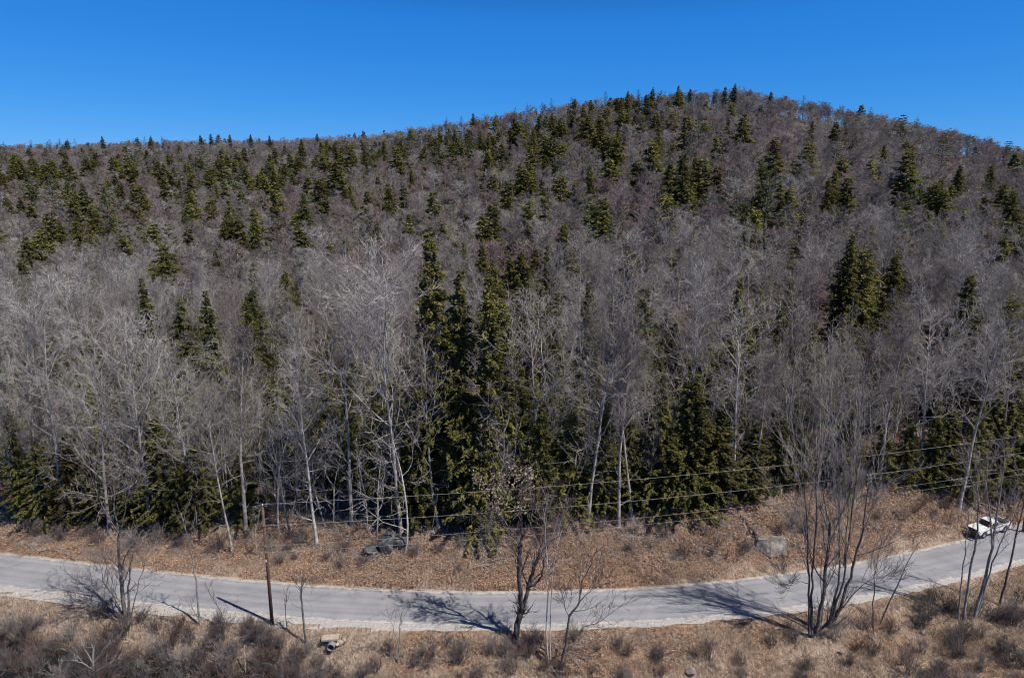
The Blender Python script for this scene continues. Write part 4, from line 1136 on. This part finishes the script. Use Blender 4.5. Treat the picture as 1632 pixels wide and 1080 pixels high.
for q in range(len(X)):
    if off[q] < 0:
        if Zq[q] < -2.0 and (Zq[q] < -2.5 or rr.random() < .7): continue
        g_ = n6[q] + .25 + (.5 if X[q] < -28 else 0)
        ids.append(int(rr.choice([0, 1, 0, 1, 2])) if g_ > 0 else int(rr.choice([2, 2, 3, 4, 5, 0]))); keep.append(q)
    else:
        if off[q] > HW + 13 and rr.random() < .6: continue
        ids.append(int(rr.choice([3, 4, 3, 4, 3, 2, 5, 6, 0])) if off[q] > HW + 2 else int(rr.choice([0, 2, 3, 4]))); keep.append(q)
keep = np.array(keep); n = len(keep); ids = np.array(ids)
Pg = np.stack([X[keep], Yq[keep], Zq[keep]], 1)
sc = rr.uniform(.7, 1.35, n) * (1 + .35 * n2[keep])
ts_ = [('dry_grass', (0, 1), 'pale dry grass and matted straw along both road verges', 'grass'), ('brown_weeds', (2,), 'short brown weeds among the dry grass', 'weeds'), ('leaf_litter', (3, 4), 'rust brown fallen leaves covering the bank', 'fallen leaves'), ('stick_litter', (5, 6), 'grey fallen sticks strewn over the bank', 'sticks')]
for nm, ks, lab, cat in ts_:
    s_ = np.isin(ids, ks); m = int(s_.sum())
    o = scatter(nm, Pg[s_], np.stack([np.zeros(m), np.zeros(m), rr.uniform(0, 6.28, m)], 1), np.stack([sc[s_]] * 3, 1), ids[s_] - ks[0], [tf[k] for k in ks])
    tag(o, lab, cat)

# ------------------------------------------------------------------ rocks, culvert, fallen wood
def rock_mesh(seed, sx, sy, sz, mat, cuts=12, sub=3):
    import bmesh
    rng = np.random.default_rng(seed); bm = bmesh.new(); bmesh.ops.create_icosphere(bm, subdivisions=sub, radius=1)
    pl = [(unit(rng.normal(size=3)), rng.uniform(.5, .75)) for _ in range(cuts)]
    co = np.array([v.co[:] for v in bm.verts])
    for nn, dd in pl:
        e = co @ nn - dd; co -= np.where(e > 0, e, 0)[:, None] * nn * .92
    co += co * (.07 * fbm(co[:, 0] * 2.3 + seed, co[:, 1] * 2.3 + co[:, 2], seed))[:, None]
    for v, c in zip(bm.verts, co): v.co = (c[0] * sx, c[1] * sy, c[2] * sz)
    me = bpy.data.meshes.new('rock'); bm.to_mesh(me); bm.free(); me.materials.append(mat)
    for p in me.polygons: p.use_smooth = False
    return me
BOULD = mottled('brown_grey_rock', [(.3, (.07, .063, .055)), (.5, (.19, .175, .155)), (.7, (.38, .36, .33))], 1.6)
def put_rock(name, px, py, sx, sy, sz, mat, seed, label, group=None, sink=.3, rz=None):
    g = on_ground(px, py)
    o = link(name, rock_mesh(seed, sx, sy, sz, mat), None, (g.x, g.y, g.z + sz * (1 - sink) * .6))
    o.rotation_euler = (0, 0, R0.uniform(0, 6.28) if rz is None else rz)
    return tag(o, label, 'rock', group)
def slab_boulder():
    import bmesh
    bm = bmesh.new()
    for c in [(-1.55, -.6, -.7), (-.15, -1.0, -.7), (1.45, -.5, -.7), (-1.2, -.35, .62), (-.1, -.66, .86), (1.3, -.25, .95), (1.6, .9, -.7), (-1.6, 1.0, -.7), (-1.0, .8, .55), (1.15, .8, .75), (.35, -.52, .97)]: bm.verts.new(c)
    bmesh.ops.convex_hull(bm, input=bm.verts); bmesh.ops.triangulate(bm, faces=bm.faces[:])
    bmesh.ops.subdivide_edges(bm, edges=bm.edges[:], cuts=3, use_grid_fill=True)
    for v in bm.verts:
        x, y, z = v.co; v.co += Vector((.07 * float(vnoise(y * 2.3, z * 2.3, 3)), .10 * float(vnoise(x * 2.1, z * 2.1, 4)), .07 * float(vnoise(x * 2.3, y * 2.3, 5))))
    me = bpy.data.meshes.new('boulder'); bm.to_mesh(me); bm.free(); me.materials.append(BOULD); return me
g = on_ground(1228, 880)
bo = link('boulder', slab_boulder(), None, (g.x, g.y + .3, g.z + .45)); bo.rotation_euler = (-.12, .05, -.12)
tag(bo, 'one flat faced angular grey boulder half buried in the bank beside a dark fallen trunk', 'rock')
put_rock('boulder', 616, 884, .85, .7, 1.5, DROCK, 503, 'grey wet stone standing in the dark hollow of the stream rocks', rz=.4, sink=.3)
put_rock('boulder', 592, 882, .8, .8, .7, DROCK, 504, 'low dark stone on the near side of the stream rocks')
put_rock('boulder', 640, 874, 1.0, .8, 1.1, DROCK, 505, 'dark stone at the foot of the leaning pale birch')
put_rock('boulder', 622, 860, 1.3, .8, .8, DROCK, 506, 'broad dark stone capping the stream rocks')
for k, (px, py, s) in enumerate([(35, 868, .5), (52, 872, .6), (70, 878, .45), (90, 876, .4), (108, 884, .5), (127, 880, .35)]):
    put_rock('roadside_stone', px, py, s, s * .8, s * .6, ROCK, 520 + k, ['palest', 'largest', 'second', 'third', 'fourth', 'smallest'][k] + ' grey stone in the row of rubble at the foot of the far bank', 'rubble stones at the foot of the bank')
for k, (px, py, s, lab) in enumerate([(658, 935, .35, 'small pale stone on the far road edge below the stream rocks'), (590, 925, .3, 'small stone on the far road edge near the stream'), (1100, 1075, .55, 'brown stone half sunk in the dry grass below the road'), (1340, 1042, .3, 'small dark stone in the grass below the many stemmed clump'),
                                      (1470, 1010, .35, 'small pale stone in the brush below the road'), (1390, 1020, .4, 'grey stone at the foot of the upright sapling'), (735, 905, .3, 'small stone in the leaves of the far bank')]):
    put_rock('stone', px, py, s, s * .85, s * .6, ROCK, 540 + k, lab)
# stone culvert mouth: slab over boulders with a round pipe
g = on_ground(530, 1028)
cv = empty('stone_culvert', g)
tag(cv, 'pale stone slab culvert with a dark round pipe mouth in the dry grass', 'culvert')
mb = MB(); mb.box((-.75, -.35, .58), (.55, .3, .72)); o = link('slab', mb.mesh('slab', [SANDY], False), cv); o.rotation_euler = (.02, -.03, .08)
for k, (x, y, s) in enumerate([(-.85, -.1, .28), (.62, -.05, .36), (.85, .15, .33), (.45, -.25, .25), (-.45, -.1, .24)]):
    o = link('stone', rock_mesh(560 + k, s, s * .8, s * .8, SANDY if k != 4 else ROCK, sub=2), cv, (x, y, .22))
mb = MB(); a = np.linspace(0, 2 * math.pi, 21)[:-1]
for r_, y0, y1 in ((.30, -.5, .6), (.255, .6, -.5)):
    ring0 = np.stack([np.cos(a) * r_, np.full(20, y0), np.sin(a) * r_], 1); ring1 = ring0.copy(); ring1[:, 1] = y1
    mb.add(np.concatenate([ring0, ring1]), [(i, (i + 1) % 20, 20 + (i + 1) % 20, 20 + i) for i in range(20)])
ro = np.stack([np.cos(a) * .30, np.full(20, -.5), np.sin(a) * .30], 1); ri = np.stack([np.cos(a) * .255, np.full(20, -.5), np.sin(a) * .255], 1)
mb.add(np.concatenate([ro, ri]), [(i, 20 + i, 20 + (i + 1) % 20, (i + 1) % 20) for i in range(20)])
pp = link('pipe', mb.mesh('pipe', [IRON]), cv, (.05, -.25, .26))
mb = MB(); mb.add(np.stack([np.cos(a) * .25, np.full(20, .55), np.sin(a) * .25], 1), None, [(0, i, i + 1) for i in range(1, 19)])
link('pipe_end', mb.mesh('pipe_end', [plain('painted_pipe_shade', (.006, .006, .006), .9, .1)]), pp)  # near-black disc: the darkness inside the pipe is put into its colour

def log(name, p0, p1, r0, r1, mat, label, cat='fallen branch', arch=0, stubs=3, seed=0, lift=(.1, .1)):
    rng = np.random.default_rng(600 + seed); a = on_ground(*p0); b = on_ground(*p1)
    A = np.array(a) + [0, 0, lift[0]]; B = np.array(b) + [0, 0, lift[1]]; t = np.linspace(0, 1, 9)[:, None]
    P = A + (B - A) * t; P[:, 2] += arch * np.sin(math.pi * t[:, 0]); P[1:-1] += rng.normal(size=(7, 3)) * .05
    TK = MB(); rel = P - A; TK.tube(rel, np.linspace(r0, r1, 9), 7, cap=True)
    for k in range(stubs):
        p, d = along(rel, rng.uniform(.25, .95)); q = branch(rng, p, side_dir(rng, d, rng.uniform(.5, 1.1)), rng.uniform(.5, 1.4), 4, .15, .08); TK.tube(q, np.linspace(r1 * .6, .008, 4), 4)
    o = link(name, TK.mesh(name, [mat]), None, tuple(A)); return tag(o, label, cat)
log('fallen_log', (1181, 826), (1216, 872), .20, .26, DARK_BARK, 'dark fallen trunk lying down the bank against the grey boulders', 'log', .1, 3, 1, (.25, .3))
log('fallen_branch', (1163, 825), (1188, 860), .05, .03, TONES['reddish'][0], 'thin reddish branch lying beside the dark fallen trunk', seed=2)
log('fallen_branch', (585, 852), (634, 838), .07, .04, PALE_BARK, 'pale arched dead branch over the stream rocks', arch=1.3, seed=3)
log('fallen_branch', (540, 846), (578, 868), .09, .06, DARK_BARK, 'dark branch lying on rusty leaves beside the stream rocks', seed=4)
log('dead_stick', (391, 1072), (393, 1066), .045, .03, PALE_BARK, 'upright bleached dead stick in the wet brush', lift=(-.1, 2.0), stubs=0, seed=5)
log('fallen_branch', (430, 838), (500, 872), .10, .06, DARK_BARK, 'dark fallen branch running down the bank past the utility pole', seed=6, lift=(.3, .2))
log('fallen_branch', (332, 866), (372, 884), .10, .07, DARK_BARK, 'dark fallen branch at the foot of the grey tree behind the utility pole', seed=7)
log('fallen_branch', (255, 985), (292, 1000), .07, .03, DARK_BARK, 'crooked dark branch lying on the verge left of the forked sapling', seed=8)
log('fallen_branch', (920, 822), (995, 846), .08, .05, TONES['grey'][0], 'grey fallen branch lying behind the thickest pale trunk', seed=9)
log('fallen_branch', (860, 1040), (905, 1065), .08, .03, DARK_BARK, 'dark branch lying at the foot of the forked roadside tree', seed=10, lift=(.5, .1))
log('fallen_branch', (1490, 985), (1560, 945), .07, .03, DARK_BARK, 'dark fallen branch under the group of thin grey stems', seed=11, lift=(.2, .9))

# ------------------------------------------------------------------ utility poles and wires
def utility_pole(loc, H, label, lean=0.0):
    root = empty('utility_pole', loc); root.rotation_euler = (0, lean, 0)
    mb = MB(); mb.tube([(0, 0, -.6), (0, 0, H * .5), (0, 0, H)], [.145, .12, .095], 12, cap=True); link('pole', mb.mesh('pole', [POLEWOOD]), root)
    mb = MB(); mb.tube([(0, 0, H - .15), (0, 0, H + .18)], [.02, .02], 6, cap=True); pin = link('top_pin', mb.mesh('pin', [IRON]), root)
    mb = MB(); mb.tube([(0, 0, H + .14), (0, 0, H + .19), (0, 0, H + .24), (0, 0, H + .29)], [.03, .07, .05, .03], 10, cap=True); link('insulator', mb.mesh('insulator', [PORC]), pin)
    for dz in (1.45, 3.2, 3.75):
        mb = MB(); mb.tube([(0, -.19, H - dz), (0, -.12, H - dz)], [.045, .045], 8, cap=True); mb.box((-.04, -.2, H - dz - .09), (.04, -.13, H - dz + .09)); link('bracket', mb.mesh('bracket', [IRON], False), root)
    mb = MB(); mb.box((-.05, -.172, H * .55), (.05, -.15, H * .55 + .2)); link('tag_plate', mb.mesh('tag_plate', [plain('white_tag', (.7, .7, .68))], False), root)
    return tag(root, label, 'utility pole')
g1 = on_ground(434, 994); top1 = at_y(420, 808, g1.y); H1 = top1.z - g1.z
utility_pole(g1, H1, 'brown wooden utility pole standing between the brush and the near road edge')
x2, y2 = 52.2, 64.0
g2 = Vector((x2, y2, gz(x2, y2))); zt2 = at_y(1642, 694, y2).z
utility_pole(g2, zt2 - g2.z, 'second wooden utility pole on the far bank beyond the white pickup')
def wire(a, b, sag, r, label):
    r *= .42
    t = np.linspace(0, 1, 49)[:, None]; A = np.array(a); B = np.array(b)
    P = A + (B - A) * t; P[:, 2] -= 4 * sag * (t * (1 - t))[:, 0]
    mb = MB(); mb.tube(P - A, np.full(49, r), 5); o = link('power_line', mb.mesh('power_line', [WIRE]), None, tuple(a)); tag(o, label, 'overhead wire', 'overhead wires')
for d1, d2, sag, r, lab in [(-.26, -.26, .9, .022, 'topmost pale overhead wire running from the utility pole top'), (1.45, 1.45, 1.1, .024, 'second overhead wire, hung just under the topmost one'),
                            (3.2, 3.2, 1.0, .018, 'upper of the two low cables crossing in front of the bank'), (3.75, 3.75, 1.15, .018, 'lowest cable, crossing in front of the stream rocks and bank')]:
    off = 0 if d1 < 0 else -.18
    wire((g1.x, g1.y + off, g1.z + H1 - d1), (x2, y2 + off, zt2 - d2), sag, r, lab)

# ------------------------------------------------------------------ white pickup with dark plow gear
WHITE = plain('white_car_paint', (.60, .61, .62), .25, .5)
BLACKP = plain('black_plastic', (.02, .02, .022), .6, .3)
GLASS, gnt, gb = new_mat('dark_car_glass', .05, .6); gb.inputs['Base Color'].default_value = (.012, .014, .017, 1)
TYRE = plain('tyre_rubber', (.025, .025, .025), .85, .2)
RIM = plain('steel_rim', (.50, .51, .52), .35, .5, .7)
LAMP = plain('lamp_glass', (.75, .76, .76), .1, .6)
REDL = plain('red_lamp', (.45, .02, .02), .2, .5)
def prism(profile, y0, y1, mat, name, inset=0.0, top_z=None):
    """side profile (x, z) swept across the vehicle; points above top_z draw in by inset"""
    import bmesh
    bm = bmesh.new()
    def row(y, sgn):
        r_ = []
        for x, z in profile:
            k = inset * sgn if (top_z is not None and z > top_z) else 0
            r_.append(bm.verts.new((x, y + k, z)))
        return r_
    a = row(y0, 1); b = row(y1, -1); n = len(profile)
    bm.faces.new(a); bm.faces.new(b[::-1])
    for i in range(n): bm.faces.new((a[i], b[i], b[(i + 1) % n], a[(i + 1) % n]))
    bmesh.ops.recalc_face_normals(bm, faces=bm.faces)
    eds = [e for e in bm.edges if e.calc_face_angle(0) > .5]
    bmesh.ops.bevel(bm, geom=eds, offset=.03, segments=2, affect='EDGES', clamp_overlap=True)
    bmesh.ops.triangulate(bm, faces=[f for f in bm.faces if len(f.verts) > 4])
    me = bpy.data.meshes.new(name); bm.to_mesh(me); bm.free(); me.materials.append(mat)
    return me
def arch(cx, r, n=9):
    a = np.linspace(0, math.pi, n)
    return [(cx + math.cos(t) * r, .42 + math.sin(t) * r * .95) for t in a]
wf = at_z(1566.7, 858.5); wr = at_z(1602.5, 848.2)
dirv = Vector((wf.x - wr.x, wf.y - wr.y, 0)).normalized()
side = Vector((-dirv.y, dirv.x, 0))           # left of travel
if side.y > 0: side = -side
axm = (wf + wr) / 2 - side * (-.0)
axm = axm - side * .70
pk = empty('pickup_truck', (axm.x, axm.y, .05), math.atan2(dirv.y, dirv.x))
pk.scale = (.95, .80, .84)
tag(pk, 'white single cab pickup truck with dark plow gear in front, driving on the far lane', 'pickup truck')
XF, XRr = 1.70, -1.70
body = [(2.62, .45)] + [(2.66, .62), (2.64, .92), (2.50, 1.04), (1.35, 1.14), (1.05, 1.16), (-.62, 1.16), (-.62, .45)] + [(XF - .47, .42)][::-1] + []
front = [(2.50, .50), (2.52, .80), (2.46, .96), (2.32, 1.02), (.95, 1.12), (-.62, 1.15), (-.62, .42)] + arch(XF, .46)[::-1] + [(2.2, .42)]
o = link('body', prism(front, -.90, .90, WHITE, 'body'), pk)
cabp = [(.98, 1.10), (.38, 1.66), (.22, 1.72), (-.38, 1.72), (-.52, 1.67), (-.62, 1.10)]
link('cab_roof', prism(cabp, -.86, .86, WHITE, 'cab', .16, 1.4), pk)
for sgn in (1, -1):
    bed = [(-.65, .45), (-.65, 1.16), (-2.68, 1.16), (-2.68, .5)] + arch(XRr, .46)[::-1][::1]
    bedp = [(-.65, 1.16), (-2.68, 1.16), (-2.70, .50), (-2.3, .42)] + [(x, z) for x, z in arch(XRr, .46)[::-1]] + [(-.65, .42)]
    link('bed_side', prism(bedp, sgn * .90 - (.10 if sgn > 0 else 0), sgn * .90 + (0 if sgn > 0 else .10), WHITE, 'bed_side'), pk)
mb = MB(); mb.box((-2.60, -.79, .60), (-.66, .79, .66)); link('bed_floor', mb.mesh('bed_floor', [plain('scuffed_bed_liner', (.16, .16, .165), .8, .2)], False), pk)
mb = MB(); mb.box((-2.69, -.79, .55), (-2.61, .79, 1.14)); tg = link('tailgate', mb.mesh('tailgate', [WHITE], False), pk)
mb = MB(); mb.box((-2.715, -.12, .95), (-2.692, .12, 1.03)); link('handle', mb.mesh('tail_handle', [BLACKP], False), tg)
mb = MB(); mb.box((-2.85, -.88, .42), (-2.72, .88, .56)); link('rear_bumper', mb.mesh('bumper', [IRON], False), pk)
mb = MB(); mb.box((2.53, -.90, .40), (2.66, .90, .58)); link('front_bumper', mb.mesh('bumper', [BLACKP], False), pk)
mb = MB(); mb.box((2.51, -.55, .60), (2.55, .55, .90)); link('grille', mb.mesh('grille', [BLACKP], False), pk)
for sgn in (1, -1):
    mb = MB(); mb.box((2.44, sgn * .73 - .14, .66), (2.55, sgn * .73 + .14, .86)); link('headlight', mb.mesh('headlight', [LAMP], False), pk)
    mb = MB(); mb.box((-2.715, sgn * .84 - .045, .70), (-2.69, sgn * .84 + .045, 1.05)); link('tail_light', mb.mesh('tail_light', [REDL], False), pk)
    # door with its handle, proud of the body side
    mb = MB(); y = sgn * .905
    mb.box((-.52, min(y, y + sgn * .012), .50), (.80, max(y, y + sgn * .012), 1.08)); dr = link('door', mb.mesh('door', [WHITE], False), pk)
    mb = MB(); mb.box((-.42, min(y + sgn * .014, y + sgn * .05), .98), (-.22, max(y + sgn * .014, y + sgn * .05), 1.02)); link('handle', mb.mesh('door_handle', [BLACKP], False), dr)
    yb, yt = sgn * .858, sgn * .712
    mb = MB(); f = lambda x, z: (x, sgn * (.868 - .16 * max(0, (z - 1.16)) / .57 * (1 if z > 1.2 else .2)), z)
    mb.add([f(.76, 1.20), f(-.46, 1.20), f(-.42, 1.60), f(.34, 1.60)], [(0, 1, 2, 3)])
    v = np.array(mb.v[0]); v[:, 1] += sgn * np.array([.012, .012, .022, .022]); mb.v[0] = v
    link('side_window', mb.mesh('side_window', [GLASS], False), pk)
    mb = MB(); mb.box((.66, sgn * 1.02 - .09, 1.14), (.76, sgn * 1.02 + .09, 1.32)); mb.box((.68, min(sgn * .87, sgn * .95), 1.16), (.73, max(sgn * .87, sgn * .95), 1.20)); link('mirror', mb.mesh('mirror', [BLACKP], False), pk)
mb = MB(); mb.add([(.925, -.76, 1.175), (.925, .76, 1.175), (.435, .66, 1.632), (.435, -.66, 1.632)], [(0, 1, 2, 3)]); link('windshield', mb.mesh('windshield', [GLASS], False), pk)
mb = MB(); mb.add([(-.632, -.68, 1.26), (-.632, .68, 1.26), (-.565, .62, 1.62), (-.565, -.62, 1.62)], [(0, 3, 2, 1)]); link('rear_window', mb.mesh('rear_window', [GLASS], False), pk)
for cx in (XF, XRr):
    for sgn in (1, -1):
        wh = bpy.data.objects.new('wheel', None); COL.objects.link(wh); wh.parent = pk; wh.location = (cx, sgn * .79, .37)
        mb = MB(); a = np.linspace(0, 2 * math.pi, 29)[:-1]; prof = [(.20, -.11), (.33, -.115), (.365, -.085), (.37, 0), (.365, .085), (.33, .115), (.20, .11)]
        for (r_, y) in prof: mb.add(np.stack([np.cos(a) * r_, np.full(28, y), np.sin(a) * r_], 1))
        mb.q.append(np.array([(j * 28 + i, j * 28 + (i + 1) % 28, (j + 1) * 28 + (i + 1) % 28, (j + 1) * 28 + i) for j in range(6) for i in range(28)])); mb.qm.append(np.zeros(6 * 28))
        link('tyre', mb.mesh('tyre', [TYRE]), wh)
        mb = MB(); pr = [(.215, sgn * .07), (.20, sgn * .105), (.17, sgn * .075), (.08, sgn * .06), (.06, sgn * .10), (.001, sgn * .10)]
        for (r_, y) in pr: mb.add(np.stack([np.cos(a) * r_, np.full(28, y), np.sin(a) * r_], 1))
        mb.q.append(np.array([(j * 28 + i, j * 28 + (i + 1) % 28, (j + 1) * 28 + (i + 1) % 28, (j + 1) * 28 + i) for j in range(5) for i in range(28)])); mb.qm.append(np.zeros(5 * 28))
        link('rim', mb.mesh('rim', [RIM]), wh)
# plow: curved blade on a push frame
mb = MB(); aa = np.linspace(-.75, .75, 9); rad = .55
inner = [(2.92 + rad * (1 - math.cos(t)), .66 + rad * math.sin(t)) for t in aa]
for yy in (-1.12, 1.12): mb.add([(x, yy, z) for x, z in inner]); mb.add([(x - .05, yy, z) for x, z in inner])
q = []
for i in range(8): q += [(i, i + 1, 18 + i + 1, 18 + i), (9 + i, 27 + i, 27 + i + 1, 9 + i + 1), (i, 9 + i, 9 + i + 1, i + 1), (18 + i, 18 + i + 1, 27 + i + 1, 27 + i)]
q += [(0, 18, 27, 9), (8, 17, 35, 26)]
mb.q.append(np.array(q)); mb.qm.append(np.zeros(len(q))); link('plow_blade', mb.mesh('plow_blade', [plain('dark_plow_steel', (.035, .028, .026), .6, .4)], False), pk)
mb = MB(); mb.box((2.665, -.45, .34), (2.90, -.37, .44)); mb.box((2.665, .37, .34), (2.90, .45, .44)); mb.box((2.68, -.40, .46), (2.76, .40, 1.10)); mb.box((2.67, -.62, 1.105), (2.77, .62, 1.19)); link('plow_frame', mb.mesh('plow_frame', [BLACKP], False), pk)
